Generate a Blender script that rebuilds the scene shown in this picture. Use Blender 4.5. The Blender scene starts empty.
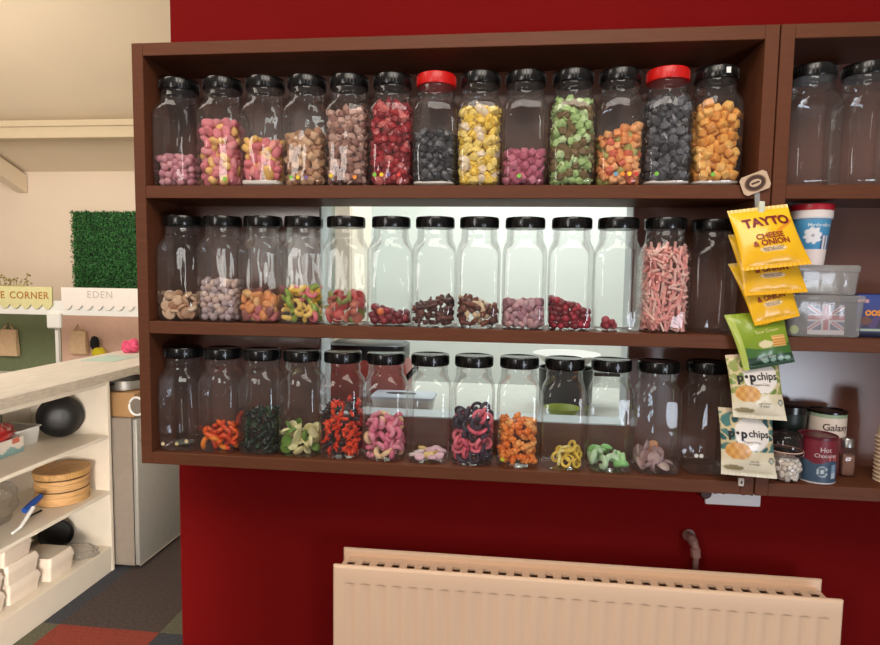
import bpy, bmesh, math, random
import numpy as np
from mathutils import Vector, Matrix, Euler

random.seed(7); rng = np.random.default_rng(7)
S = bpy.context.scene
COL = S.collection
PI = math.pi

# ------------------------------------------------------------------ camera
FPX, YAW, PITCH, ROLL = 597.9, .1105, .0793, -.0151
CAM = Vector((.9867, -1.5048, .5271))
RM = Matrix.Rotation(YAW, 3, 'Z') @ Matrix.Rotation(-PITCH, 3, 'X') @ Matrix.Rotation(ROLL, 3, 'Y')
cd = bpy.data.cameras.new('camera'); co = bpy.data.objects.new('camera', cd); COL.objects.link(co)
cd.sensor_width = 36; cd.lens = 36 * FPX / 880; cd.clip_start = .05
rx, ry, rz = RM.col[0], RM.col[1], RM.col[2]
mw = Matrix.Identity(4)
for i in range(3):
    mw[i][0], mw[i][1], mw[i][2], mw[i][3] = rx[i], rz[i], -ry[i], CAM[i]
co.matrix_world = mw
S.camera = co

def at(u, v, y):
    """The point of the plane Y = y seen at photograph pixel (u, v)."""
    d = RM @ Vector(((u - 440) / FPX, 1, -(v - 322.5) / FPX))
    return CAM + d * ((y - CAM.y) / d.y)

# ------------------------------------------------------------------ helpers
def lin(c):
    return tuple(((x / 255) / 12.92 if x / 255 <= .04045 else ((x / 255 + .055) / 1.055) ** 2.4) for x in c)

_m = {}
def mat(name, rgb, rough=.5, metal=0., var=0., scale=30., spec=.5, bump=0., coat=0., alpha=None, stretch=None, sss=0.):
    """A principled material whose colour wavers by a noise texture."""
    if name in _m: return _m[name]
    m = bpy.data.materials.new(name); m.use_nodes = True
    nt = m.node_tree; b = nt.nodes['Principled BSDF']
    c = lin(rgb)
    b.inputs['Base Color'].default_value = (*c, 1)
    b.inputs['Roughness'].default_value = rough
    b.inputs['Metallic'].default_value = metal
    b.inputs['Specular IOR Level'].default_value = spec
    b.inputs['Coat Weight'].default_value = coat
    if alpha is not None: b.inputs['Alpha'].default_value = alpha
    if sss: b.inputs['Subsurface Weight'].default_value = sss; b.inputs['Subsurface Scale'].default_value = .006
    if var or bump:
        tc = nt.nodes.new('ShaderNodeTexCoord'); n = nt.nodes.new('ShaderNodeTexNoise')
        n.inputs['Scale'].default_value = scale; n.inputs['Detail'].default_value = 4
        if stretch:
            mp = nt.nodes.new('ShaderNodeMapping'); mp.inputs['Scale'].default_value = stretch
            nt.links.new(tc.outputs['Object'], mp.inputs[0]); nt.links.new(mp.outputs[0], n.inputs['Vector'])
        else:
            nt.links.new(tc.outputs['Object'], n.inputs['Vector'])
        if var:
            r = nt.nodes.new('ShaderNodeValToRGB')
            r.color_ramp.elements[0].position = .3; r.color_ramp.elements[1].position = .7
            r.color_ramp.elements[0].color = (*[x * (1 - var) for x in c], 1)
            r.color_ramp.elements[1].color = (*[min(1, x * (1 + var)) for x in c], 1)
            nt.links.new(n.outputs['Fac'], r.inputs[0]); nt.links.new(r.outputs[0], b.inputs['Base Color'])
        if bump:
            bp = nt.nodes.new('ShaderNodeBump'); bp.inputs['Strength'].default_value = bump; bp.inputs['Distance'].default_value = .004
            nt.links.new(n.outputs['Fac'], bp.inputs['Height']); nt.links.new(bp.outputs[0], b.inputs['Normal'])
    _m[name] = m
    return m

def mat_attr(name, rough=.4, coat=0., spec=.5):
    """Colours from the mesh's own 'print' colour attribute (the printed artwork)."""
    if name in _m: return _m[name]
    m = bpy.data.materials.new(name); m.use_nodes = True
    nt = m.node_tree; b = nt.nodes['Principled BSDF']
    a = nt.nodes.new('ShaderNodeAttribute'); a.attribute_name = 'print'
    nt.links.new(a.outputs['Color'], b.inputs['Base Color'])
    b.inputs['Roughness'].default_value = rough; b.inputs['Coat Weight'].default_value = coat
    b.inputs['Specular IOR Level'].default_value = spec
    _m[name] = m
    return m

def mat_glass(name, tint=(.965, .975, .975), edge=(.84, .86, .87), refl=.8, rough=.03, bump=.45, haze=.015):
    """Thin clear wall: lets the view straight through, mirrors more and tints more at grazing angles."""
    if name in _m: return _m[name]
    m = bpy.data.materials.new(name); m.use_nodes = True
    nt = m.node_tree; nt.nodes.clear(); N = nt.nodes.new; L = nt.links.new
    out = N('ShaderNodeOutputMaterial'); tr = N('ShaderNodeBsdfTransparent'); gl = N('ShaderNodeBsdfGlossy')
    mix = N('ShaderNodeMixShader'); lw = N('ShaderNodeLayerWeight'); rp = N('ShaderNodeValToRGB'); fr = N('ShaderNodeFresnel')
    lw.inputs[0].default_value = .3
    e = rp.color_ramp.elements
    e[0].position = .5; e[0].color = (*tint, 1); e[1].position = .95; e[1].color = (*edge, 1)
    L(lw.outputs['Facing'], rp.inputs[0]); L(rp.outputs[0], tr.inputs[0])
    fr.inputs[0].default_value = 1.5
    mul = N('ShaderNodeMath'); mul.operation = 'MULTIPLY'; mul.inputs[1].default_value = refl
    L(fr.outputs[0], mul.inputs[0]); cap = N('ShaderNodeMath'); cap.operation = 'MINIMUM'; cap.inputs[1].default_value = .42; L(mul.outputs[0], cap.inputs[0])
    gl.inputs['Roughness'].default_value = rough
    tc = N('ShaderNodeTexCoord'); no = N('ShaderNodeTexNoise'); bp = N('ShaderNodeBump')
    mp = N('ShaderNodeMapping'); mp.inputs['Scale'].default_value = (1, 1, .35)
    no.inputs['Scale'].default_value = 26; no.inputs['Detail'].default_value = 1.5
    bp.inputs['Strength'].default_value = bump; bp.inputs['Distance'].default_value = .01
    L(tc.outputs['Object'], mp.inputs[0]); L(mp.outputs[0], no.inputs['Vector']); L(no.outputs['Fac'], bp.inputs['Height'])
    L(bp.outputs[0], gl.inputs['Normal'])
    if haze:
        df = N('ShaderNodeBsdfDiffuse'); df.inputs[0].default_value = (.82, .80, .78, 1)
        m2 = N('ShaderNodeMixShader'); m2.inputs[0].default_value = haze
        L(tr.outputs[0], m2.inputs[1]); L(df.outputs[0], m2.inputs[2]); base = m2
    else: base = tr
    L(cap.outputs[0], mix.inputs[0]); L(base.outputs[0], mix.inputs[1]); L(gl.outputs[0], mix.inputs[2])
    L(mix.outputs[0], out.inputs[0])
    _m[name] = m
    return m

class MB:
    def __init__(self): self.v = []; self.f = []; self.mi = []
    def add(self, vs, fs, mi=0):
        b = len(self.v); self.v += [tuple(x) for x in vs]; self.f += [tuple(b + i for i in q) for q in fs]; self.mi += [mi] * len(fs)
        return self
    def box(self, lo, hi, bev=0., mi=0, M=None, seg=1):
        bm = bmesh.new(); bmesh.ops.create_cube(bm, size=1)
        lo, hi = Vector(lo), Vector(hi); s = hi - lo; c = (lo + hi) / 2
        for w in bm.verts: w.co = Vector((w.co.x * s.x, w.co.y * s.y, w.co.z * s.z)) + c
        if bev: bmesh.ops.bevel(bm, geom=list(bm.edges), offset=min(bev, min(s) * .45), segments=seg, affect='EDGES', profile=.5)
        if M is not None: bm.transform(M)
        bm.verts.index_update()
        self.add([w.co[:] for w in bm.verts], [[w.index for w in f.verts] for f in bm.faces], mi); bm.free()
        return self
    def lathe(self, prof, n=32, c=(0, 0, 0), mi=0, caps=(True, True), M=None):
        vs = []; k = len(prof)
        for r, z in prof:
            for i in range(n):
                a = 2 * PI * i / n; vs.append(Vector((c[0] + r * math.cos(a), c[1] + r * math.sin(a), c[2] + z)))
        fs = [(j * n + i, j * n + (i + 1) % n, (j + 1) * n + (i + 1) % n, (j + 1) * n + i) for j in range(k - 1) for i in range(n)]
        if caps[0]: fs.append(tuple(range(n - 1, -1, -1)))
        if caps[1]: fs.append(tuple((k - 1) * n + i for i in range(n)))
        if M is not None: vs = [M @ x for x in vs]
        return self.add(vs, fs, mi)
    def loft(self, rings, mi=0, caps=(True, True)):
        n = len(rings[0]); vs = [p for r in rings for p in r]; k = len(rings)
        fs = [(j * n + i, j * n + (i + 1) % n, (j + 1) * n + (i + 1) % n, (j + 1) * n + i) for j in range(k - 1) for i in range(n)]
        if caps[0]: fs.append(tuple(range(n - 1, -1, -1)))
        if caps[1]: fs.append(tuple((k - 1) * n + i for i in range(n)))
        return self.add(vs, fs, mi)
    def tube(self, pts, r, n=8, mi=0, closed=False):
        pts = [Vector(p) for p in pts]; rings = []
        for i, p in enumerate(pts):
            a = pts[i - 1] if (i or closed) else pts[0]; b = pts[(i + 1) % len(pts)] if (i < len(pts) - 1 or closed) else pts[-1]
            t = (b - a).normalized(); u = t.orthogonal() if abs(t.z) > .95 else t.cross(Vector((0, 0, 1)))
            u.normalize(); w = t.cross(u); rr = r[i] if isinstance(r, (list, tuple)) else r
            rings.append([p + u * rr * math.cos(2 * PI * k / n) + w * rr * math.sin(2 * PI * k / n) for k in range(n)])
        if closed: rings.append(rings[0]); return self.loft(rings, mi, (False, False))
        return self.loft(rings, mi)
    def grid(self, fn, nu, nv, mi=0):
        vs = [fn(i / nu, j / nv) for j in range(nv + 1) for i in range(nu + 1)]
        fs = [(j * (nu + 1) + i, j * (nu + 1) + i + 1, (j + 1) * (nu + 1) + i + 1, (j + 1) * (nu + 1) + i) for j in range(nv) for i in range(nu)]
        return self.add(vs, fs, mi)
    def mesh(self, name, mats, smooth=40):
        me = bpy.data.meshes.new(name); me.from_pydata(self.v, [], self.f)
        for m in (mats if isinstance(mats, (list, tuple)) else [mats]): me.materials.append(m)
        me.polygons.foreach_set('material_index', self.mi)
        if smooth:
            me.polygons.foreach_set('use_smooth', [True] * len(me.polygons))
            if smooth < 180: me.set_sharp_from_angle(angle=math.radians(smooth))
        me.update()
        return me
    def build(self, name, mats, parent=None, smooth=40, loc=None):
        o = bpy.data.objects.new(name, self.mesh(name, mats, smooth)); COL.objects.link(o)
        if parent: o.parent = parent
        if loc is not None: o.location = loc
        return o

def tag(o, label=None, cat=None, group=None, kind=None):
    if label: o['label'] = label
    if cat: o['category'] = cat
    if group: o['group'] = group
    if kind: o['kind'] = kind
    return o
def empty(name, loc=(0, 0, 0), rot=(0, 0, 0)):
    o = bpy.data.objects.new(name, None); COL.objects.link(o); o.location = loc; o.rotation_euler = rot; o.empty_display_size = .02
    return o
def struct(name, mb, m, smooth=0):
    return tag(mb.build(name, m, None, smooth), kind='structure')

def paint(me, fn):
    """Colour attribute 'print' from fn(vertex index) -> sRGB 0..255."""
    a = me.color_attributes.new('print', 'FLOAT_COLOR', 'POINT')
    buf = np.ones((len(me.vertices), 4), 'f')
    for i in range(len(me.vertices)): buf[i, :3] = lin(fn(i))
    a.data.foreach_set('color', buf.ravel())

def text_geo(s, spacing=1., bold=0.):
    """Vertices and faces of a line of lettering, normalised: height of capitals 1, centred on the origin."""
    cu = bpy.data.curves.new('lettering', 'FONT'); cu.body = s; cu.size = 1.4; cu.align_x = 'CENTER'; cu.space_character = spacing
    cu.offset = bold; cu.resolution_u = 3
    o = bpy.data.objects.new('lettering', cu); COL.objects.link(o)
    dg = bpy.context.evaluated_depsgraph_get(); dg.update()
    me = bpy.data.meshes.new_from_object(o.evaluated_get(dg))
    bm = bmesh.new(); bm.from_mesh(me); bmesh.ops.triangulate(bm, faces=bm.faces)
    vs = [(w.co.x, w.co.y - .5) for w in bm.verts]; bm.verts.index_update(); fs = [[w.index for w in f.verts] for f in bm.faces]
    bm.free(); bpy.data.objects.remove(o); bpy.data.meshes.remove(me); bpy.data.curves.remove(cu)
    return vs, fs

# ------------------------------------------------------------------ materials
BROWN = mat('brown_laminate', (100, 58, 38), .5, var=.10, scale=9, stretch=(1.2, 6, 14), spec=.18)
BROWN_IN = mat('brown_back_laminate', (112, 72, 60), .22, var=.06, scale=5, spec=.6)
RED = mat('red_wall_paint', (112, 12, 12), .85, var=.05, scale=3, bump=.03, spec=.08)
BEIGE = mat('cream_wall_paint', (240, 222, 202), .8, var=.02, scale=3)
CEIL = mat('cream_ceiling_paint', (230, 212, 186), .8, var=.02, scale=3)
BEAMM = mat('cream_beam_paint', (206, 188, 158), .6, var=.02, scale=8)
WHITE = mat('white_melamine', (240, 228, 210), .45, var=.02, scale=12)
WPAINT = mat('white_paint', (238, 238, 234), .6, var=.02, scale=6)
RADW = mat('cream_radiator_enamel', (240, 204, 172), .45, var=.02, scale=4)
BLACK = mat('black_plastic', (10, 9, 9), .22, var=.1, scale=40)
DARK = mat('dark_rubber', (26, 25, 26), .6, var=.2, scale=30)
REDLID = mat('red_plastic', (205, 22, 18), .35, var=.08, scale=30)
STEEL = mat('steel', (170, 168, 164), .35, metal=.9, var=.05, scale=20)
GLASS = mat_glass('clear_jar_glass')
CLEAR = mat_glass('clear_plastic', (.90, .91, .92), (.5, .54, .56), refl=.8, rough=.12, haze=.26)
CLEARBAG = mat_glass('clear_bag', (.97, .97, .97), (.8, .8, .8), refl=.6, rough=.2, haze=.035, bump=1.)

# ------------------------------------------------------------------ the setting
FZ = -1.0
D = .19                       # shelf depth; the red wall's face is at Y = D
WT = .09                      # wall thickness
HX0, HX1, HZ0, HZ1 = .446, 1.327, .113, .735   # pass-through hatch in the red wall
mb = MB()
def wrect(x0, x1, z0, z1): mb.box((x0, D, z0), (x1, D + WT, z1))
wrect(0, HX0, FZ, 2.2); wrect(HX1, 3.6, FZ, 2.2); wrect(HX0, HX1, FZ, HZ0); wrect(HX0, HX1, HZ1, 2.2)
struct('wall_back', mb, RED)
jm = mat('pale_jamb_paint', (214, 222, 226), .4, var=.02)
mb = MB()
t = .004
mb.box((HX0 + .0004, D + .001, HZ0), (HX0 + t, D + WT, HZ1)); mb.box((HX1 - t, D + .001, HZ0), (HX1 - .0004, D + WT, HZ1))
mb.box((HX0 + t, D + .001, HZ1 - t), (HX1 - t, D + WT, HZ1 - .0004)); mb.box((HX0 + t, D + .001, HZ0 + .0004), (HX1 - t, D + WT, HZ0 + t))
struct('trim_1', mb, jm)

# carpet tiles laid in the floor
tiles = [mat('carpet_brown', (74, 62, 58), .95, var=.35, scale=90, bump=.3), mat('carpet_red', (140, 58, 42), .95, var=.25, scale=90, bump=.3),
         mat('carpet_green', (98, 96, 76), .95, var=.3, scale=90, bump=.3), mat('carpet_slate', (62, 64, 72), .95, var=.3, scale=90, bump=.3)]
def tile_kind(i, j):
    known = {(0, 2): 0, (1, 2): 0, (-1, 2): 3, (0, 3): 0, (0, 0): 1, (1, 0): 3, (-1, 0): 2, (0, 1): 0, (1, 1): 2, (-1, 1): 3}
    if (i, j) in known: return known[(i, j)]
    return [0, 0, 3, 2, 1, 0][(i * 7 + j * 5) % 6]
mb = MB(); TS = .46
for i in range(-8, 10):
    for j in range(-9, 7):
        x = -.90 + TS * i; y = .77 - TS + TS * j
        mb.add([(x, y, FZ), (x + TS, y, FZ), (x + TS, y + TS, FZ), (x, y + TS, FZ)], [(0, 1, 2, 3)], tile_kind(i, j))
struct('floor', mb, tiles)

# the room on the left, beyond the end of the red wall
WY = 3.3
mb = MB(); mb.box((-4.6, WY, FZ), (0.02, WY + .1, 1.36)); struct('wall_far', mb, BEIGE)
mb = MB(); mb.box((-4.7, -3.4, FZ), (-4.6, WY + .1, 3.6)); struct('wall_left', mb, BEIGE)
mb = MB()
slope = .45
z1 = 1.36 + slope * (WY + 3.4)
mb.add([(-4.6, WY + .02, 1.352), (0.0, WY + .02, 1.352), (0.0, -3.4, z1), (-4.6, -3.4, z1), (-4.6, WY + .02, 1.40), (0.0, WY + .02, 1.40), (0.0, -3.4, z1 + .05), (-4.6, -3.4, z1 + .05)],
       [(0, 1, 2, 3), (7, 6, 5, 4), (0, 4, 5, 1), (2, 6, 7, 3), (1, 5, 6, 2), (3, 7, 4, 0)])
struct('ceiling', mb, CEIL)
mb = MB(); mb.box((-4.6, 2.62, 1.485), (0.0, 2.74, 1.61), .004); mb.box((-4.6, 2.60, 1.565), (0, 2.62, 1.61), .003)
struct('trim_2', mb, BEAMM)
mb = MB()
p0, p1 = at(26, 184, 3.29), at(-36, 142, 2.76)
dv = (p1 - p0); nrm = Vector((0, 0, 1)); sx = Vector((.09, 0, 0)); hz = Vector((0, 0, .075))
rings = [[p - sx * .9 - hz, p + sx * .1 - hz, p + sx * .1 + hz, p - sx * .9 + hz] for p in (p0, p1)]
mb.loft(rings); struct('trim_3', mb, CEIL)
# kitchen seen through the hatch
KW = mat('kitchen_white_wall', (236, 240, 234), .6, var=.01)
mb = MB(); mb.box((.06, 2.3, FZ), (2.5, 2.36, 1.6)); struct('wall_kitchen_back', mb, KW)
mb = MB(); mb.box((.02, D + WT, FZ), (.06, 2.36, 1.6)); struct('wall_kitchen_left', mb, KW)
mb = MB(); mb.box((2.5, D + WT, FZ), (2.56, 2.36, 1.6)); struct('wall_kitchen_right', mb, KW)
mb = MB(); mb.box((.02, D + WT, 1.6), (2.56, 2.36, 1.64)); struct('ceiling_kitchen', mb, KW)

# ------------------------------------------------------------------ the wall shelf units
BT = .0325
SH = [0., .359, .718]
HT = 1.115
def shelf_unit(x0, x1, name, label, hatch=None):
    r = tag(empty(name, (x0, 0, 0)), label, 'shelves')
    e = .0016
    def bx(nm, lo, hi, m=BROWN, mbx=None):
        (mbx or MB()).box((lo[0] - x0, lo[1], lo[2]), (hi[0] - x0, hi[1], hi[2]), .0012).build(nm, m, r, 30)
    bx('side_panel', (x0 + e, 0, 0), (x0 + BT, D - .0005, HT)); bx('side_panel', (x1 - BT, 0, 0), (x1 - e, D - .0005, HT))
    bx('top_board', (x0 + BT, .0006, HT - BT), (x1 - BT, D - .0005, HT))
    bx('bottom_board', (x0 + BT, .0006, 0), (x1 - BT, D - .0005, BT))
    for z in SH[1:]: bx('shelf', (x0 + BT, .0006, z), (x1 - BT, D - .006, z + BT))
    m = MB()
    if hatch:
        a, b, c, d = hatch
        for q in ((x0 + BT, a, BT, HT - BT), (b, x1 - BT, BT, HT - BT), (a, b, BT, c), (a, b, d, HT - BT)):
            m.box((q[0] - x0, D - .005, q[2]), (q[1] - x0, D - .0006, q[3]))
    else: m.box((BT, D - .005, BT), (x1 - x0 - BT, D - .0006, HT - BT))
    m.build('back_panel', BROWN_IN, r, 0)
    return r
shelf_unit(0, 1.6, 'wall_shelf_unit', 'wide brown wall shelf with three tiers of sweet jars', (HX0, HX1, HZ0, HZ1))
shelf_unit(1.6, 2.75, 'wall_shelf_unit', 'brown wall shelf holding tubs and tins beside the sweet jar shelf')

# ------------------------------------------------------------------ sweet jars
def supr(w, n, k=40, c=(0, 0), z=0.):
    out = []
    for i in range(k):
        a = 2 * PI * i / k + PI / 4
        ca, sa = math.cos(a), math.sin(a)
        out.append((c[0] + w * math.copysign(abs(ca) ** (2 / n), ca), c[1] + w * math.copysign(abs(sa) ** (2 / n), sa), z))
    return out
JP = [(.040, 3, .003), (.047, 3.5, .0006), (.0525, 4, .002), (.0553, 4.5, .008), (.0563, 5, .016), (.0566, 5.5, .06), (.0566, 5.5, .12), (.0566, 5.5, .186), (.0563, 5.2, .193),
      (.0555, 4.6, .201), (.0540, 3.8, .209), (.0512, 3, .217), (.0484, 2.5, .224), (.0470, 2.2, .230), (.0465, 2, .236), (.0478, 2, .238), (.0478, 2, .241), (.0462, 2, .243), (.0460, 2, .262)]
def jar_mesh():
    m = MB(); m.loft([supr(w, n, 48, z=z) for w, n, z in JP], caps=(True, False))
    return m.mesh('glass_body', GLASS, 180)
def lid_mesh(mt, ribs=True):
    m = MB(); prof = [(.0465, .2568), (.0497, .2568), (.0503, .258), (.0503, .2822), (.0492, .2845), (.045, .2853), (.044, .2846), (.0005, .2844)]
    m.lathe(prof, 56, caps=(True, True))
    if ribs:
        for i in range(40):
            a = 2 * PI * i / 40
            m.box((.0499, -.0012, .260), (.0510, .0012, .280), M=Matrix.Rotation(a, 4, 'Z'))
    return m.mesh('lid', mt, 35)
JM, LB, LR = jar_mesh(), lid_mesh(BLACK), lid_mesh(REDLID)
JY = .0665
DOT = {}
def dot_mesh(rgb):
    if rgb not in DOT:
        m = MB(); n = 14
        prof = [(0.0001, 0), (.0048, 0), (.0052, .0003), (.0052, .0006)]
        m.lathe([(.0052, 0), (.0052, .0006)], n, M=Matrix.Rotation(PI / 2, 4, 'X'))
        DOT[rgb] = m.mesh('dot_sticker', mat('sticker_%d_%d_%d' % rgb, rgb, .5, var=.05), 40)
    return DOT[rgb]
def jar(x, z, label, group=None, lid='black', y=JY, rot=0., dots=(), name='sweet_jar'):
    r = tag(empty(name, (x, y, z), (0, 0, rot)), label, 'jar', group)
    for nm, me in (('glass_body', JM), ('lid', LR if lid == 'red' else LB)):
        o = bpy.data.objects.new(nm, me); COL.objects.link(o); o.parent = r
        if nm == 'lid':
            o['label'] = 'red lid' if lid == 'red' else 'black lid'
            o.rotation_euler.z = random.uniform(0, 1)
    for dx, dz, rgb in dots:
        o = bpy.data.objects.new('dot_sticker', dot_mesh(rgb)); COL.objects.link(o); o.parent = r; o.location = (dx, -.0569, dz)
    return r

# ---- sweets: one mesh per kind and colour, every visible sweet an object of its own
def sw_mesh(shape, r, mt, nm):
    m = MB()
    if shape == 'ball':
        bm = bmesh.new(); bmesh.ops.create_icosphere(bm, subdivisions=2, radius=r)
        for w in bm.verts: w.co *= 1 + .05 * math.sin(w.co.x * 400 + 2) * math.sin(w.co.y * 370)
        bm.verts.index_update(); m.add([w.co[:] for w in bm.verts], [[w.index for w in f.verts] for f in bm.faces]); bm.free(); sm = 180
    elif shape in ('pillow', 'cube', 'drop', 'bean'):
        a, b, c, e = {'pillow': (1.25, .85, .7, 3.), 'cube': (.82, .82, .82, 5), 'drop': (1.2, .8, .75, 2.3), 'bean': (1.35, .7, .6, 2.4)}[shape]
        rings = []
        for j in range(1, 8):
            th = -PI / 2 + PI * j / 8; cz = math.cos(th); szz = math.sin(th)
            k = abs(cz) ** (2 / e); zz = math.copysign(abs(szz) ** (2 / e), szz)
            ring = [(x * a, y * b, zz * c * r) for x, y, _ in supr(k * r * .98, e, 14)]
            if shape == 'bean': ring = [(x, y + (x / r) ** 2 * r * .25, z) for x, y, z in ring]
            rings.append(ring)
        m.loft(rings); sm = 50
    elif shape == 'wrap':           # twist-wrapped boiled sweet: barrel and two fans
        n = 10; prof = [(.62, -1.42, 0), (.45, -1.22, 1), (.24, -1.02, 0), (.62, -.8, 0), (.82, -.35, 0), (.84, .15, 0), (.72, .68, 0), (.26, 1.0, 0), (.45, 1.2, 1), (.62, 1.42, 0)]
        rings = []
        for k, z, _ in prof:
            fl = .35 if abs(z) > 1.1 else .92
            rings.append([(k * r * math.cos(2 * PI * i / n) * (1 + .18 * (i % 2)), k * r * fl * math.sin(2 * PI * i / n) * (1 + .18 * (i % 2)), z * r * .95) for i in range(n)])
        m.loft(rings); sm = 25
    elif shape == 'disc':
        m.lathe([(r * .85, -.28 * r), (r, -.2 * r), (r * 1.02, 0), (r, .2 * r), (r * .8, .3 * r)], 14); sm = 50
    elif shape == 'ring':
        m.tube([(r * .80 * math.cos(2 * PI * i / 16), r * .80 * math.sin(2 * PI * i / 16), 0) for i in range(16)], r * .29, 7, closed=True); sm = 180
    elif shape == 'stick':
        m.box((-r * 2.5, -r * .33, -r * .33), (r * 2.5, r * .33, r * .33), r * .1); sm = 30
    elif shape == 'star':
        pts = []
        for i in range(10):
            q = r * (1.15 if i % 2 == 0 else .5); pts.append((q * math.cos(PI * i / 5), q * math.sin(PI * i / 5)))
        m.loft([[(x * .8, y * .8, -r * .3) for x, y in pts], [(x, y, -r * .12) for x, y in pts], [(x, y, r * .1) for x, y in pts], [(x * .55, y * .55, r * .38) for x, y in pts]]); sm = 60
    elif shape == 'strip':          # ribbon or snake of jelly
        m.tube([(r * 2. * (t_ - .5) * 1.4, r * .55 * math.sin(t_ * 7), r * .25 * math.cos(t_ * 5)) for t_ in [i / 10 for i in range(11)]], [r * .2] + [r * .36] * 9 + [r * .2], 7); sm = 180
    elif shape == 'crescent':
        m.tube([(r * .85 * math.cos(a), r * .85 * math.sin(a), 0) for a in [PI * 1.25 * i / 9 for i in range(10)]], [r * f for f in (.18, .34, .42, .46, .48, .48, .46, .4, .3, .16)], 8); sm = 180
    elif shape == 'half':           # domed half slice
        m.lathe([(r * 1.0, 0), (r * .98, r * .18), (r * .8, r * .45), (r * .45, r * .62), (r * .05, r * .68)], 14); sm = 60
    elif shape == 'bottle':
        m.lathe([(.45 * r, -1.3 * r), (.55 * r, -1.2 * r), (.55 * r, .1 * r), (.25 * r, .6 * r), (.22 * r, 1.1 * r), (.28 * r, 1.3 * r)], 9); sm = 50
    elif shape == 'teddy':
        for c, q in (((0, 0, 0), .62), ((0, 0, .7), .45), ((.45, 0, .25), .26), ((-.45, 0, .25), .26), ((.32, 0, -.6), .3), ((-.32, 0, -.6), .3)):
            m.lathe([(q * r * math.cos(a), q * r * math.sin(a)) for a in [-PI / 2 + PI * i / 6 for i in range(1, 6)]], 8, (c[0] * r, c[1] * r, c[2] * r))
        sm = 180
    return m.mesh(nm, mt, sm)

def supin(x, y, a, n=5): return abs(x / a) ** n + abs(y / a) ** n <= 1
def pack_jar(r, hfun, nmax=1500, k=.86, z0=.004, half=.0553):
    """Drop spheres one by one into the jar: each comes to rest on those below; hfun(x, y) is the fill height."""
    P = np.zeros((nmax, 3)); n = 0; miss = 0; a = half - r * .98; rr = 2 * r * k
    while n < nmax and miss < 14:
        best = None
        for _ in range(22):
            x, y = rng.uniform(-a, a, 2)
            if not supin(x, y, a, 4): continue
            z = z0 + r * .9
            if n:
                d2 = (P[:n, 0] - x) ** 2 + (P[:n, 1] - y) ** 2; near = d2 < rr * rr
                if near.any(): z = max(z, float((P[:n, 2][near] + np.sqrt(rr * rr - d2[near])).max()))
            h = hfun(x, y)
            if z + r * .5 > h: continue
            sc = z - .15 * h
            if best is None or sc < best[0]: best = (sc, x, y, z)
        if best is None: miss += 1; continue
        P[n] = best[1:]; n += 1; miss = 0
    return P[:n]
def seen(P, r, cx, cz):
    """Which sweets of a packed jar can be seen from the front, from a step to either side or from above."""
    keep = np.zeros(len(P), bool); g = .0016; k = max(2, int(r * 1.0 / g))
    yy, xx = np.mgrid[-k:k + 1, -k:k + 1]; disc = (xx ** 2 + yy ** 2) <= k * k
    base = Vector((cx, JY, cz + .1)) - CAM
    for dyaw, dp in ((0, 0), (.45, 0), (-.45, 0), (0, -.35)):
        d = (Matrix.Rotation(dyaw, 3, 'Z') @ base).normalized(); d.z += dp; d.normalize()
        u = d.cross(Vector((0, 0, 1))).normalized(); w = u.cross(d)
        A = np.array([u[:], w[:], d[:]]); q = P @ A.T
        iu = ((q[:, 0] + .15) / g).astype(int); iw = ((q[:, 1] + .15) / g).astype(int)
        occ = np.zeros((400, 400), bool)
        for i in np.argsort(q[:, 2]):
            s = occ[iw[i] - k:iw[i] + k + 1, iu[i] - k:iu[i] + k + 1]
            if (disc & ~s).sum() > .25 * disc.sum(): keep[i] = True
            s |= disc
    return P[keep]
NSW = 0
SCL = {'ball': 1.04, 'wrap': .98, 'cube': 1.04, 'stick': .92}
VIS = {'ball': 1.06, 'cube': 1.12, 'disc': 1.12}
ZW = np.array([z for w_, n_, z in JP]); WW = np.array([w_ for w_, n_, z in JP]); NW = np.array([n_ for w_, n_, z in JP])
def settle(V, p, z0):
    """Push a sweet (its turned vertices V) back inside the glass."""
    p = np.array(p, float)
    for _ in range(5):
        lo = (V[:, 2] + p[2]).min()
        if lo < z0: p[2] += z0 - lo
        Q = V + p; w = np.interp(Q[:, 2], ZW[1:], WW[1:]) - .0014; n = np.clip(np.interp(Q[:, 2], ZW[1:], NW[1:]), 2, 4.4)
        rad = (np.abs(Q[:, 0]) ** n + np.abs(Q[:, 1]) ** n) ** (1 / n) / w
        i = int(rad.argmax())
        if rad[i] <= 1: break
        f = 1 - 1 / rad[i]; p[0] -= Q[i, 0] * f * 1.02; p[1] -= Q[i, 1] * f * 1.02
    return p
def sweets(x, z, name, label, group, shape, r, cols, hfun, *, k=.80, vis=None, z0=.004, rough=.5, weights=None, flat=False, y=JY, half=.0553, sss=0., coat=0., var=.12):
    global NSW
    r *= SCL.get(shape, 1.08); vis = vis or VIS.get(shape, 1.13)
    P = seen(pack_jar(r, hfun, k=k, z0=z0, half=half), r, x, z)
    mes = []
    for c in cols:
        mt = mat('%s_%d_%d_%d' % (name, *c), c, rough, var=var, scale=90, coat=coat)
        mes.append(sw_mesh(shape, r * vis, mt, name))
    VS = [np.array([w_.co[:] for w_ in me.vertices]) for me in mes]
    for p in P:
        i = random.choices(range(len(cols)), weights)[0] if weights else random.randrange(len(cols))
        o = bpy.data.objects.new(name, mes[i]); COL.objects.link(o)
        e = Euler((random.uniform(-.35, .35), random.uniform(-.35, .35), random.uniform(0, 6.3))) if flat else Euler([random.uniform(0, 6.3) for _ in range(3)])
        o.rotation_euler = e; s = random.uniform(.9, 1.06)
        px, py, pz = [float(c) for c in settle(VS[i] @ np.array(e.to_matrix()).T * s, p, z0)]
        o.location = (x + px, y + py, z + pz); o.scale = (s, s, s)
        tag(o, label, 'sweet', group); NSW += 1

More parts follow.
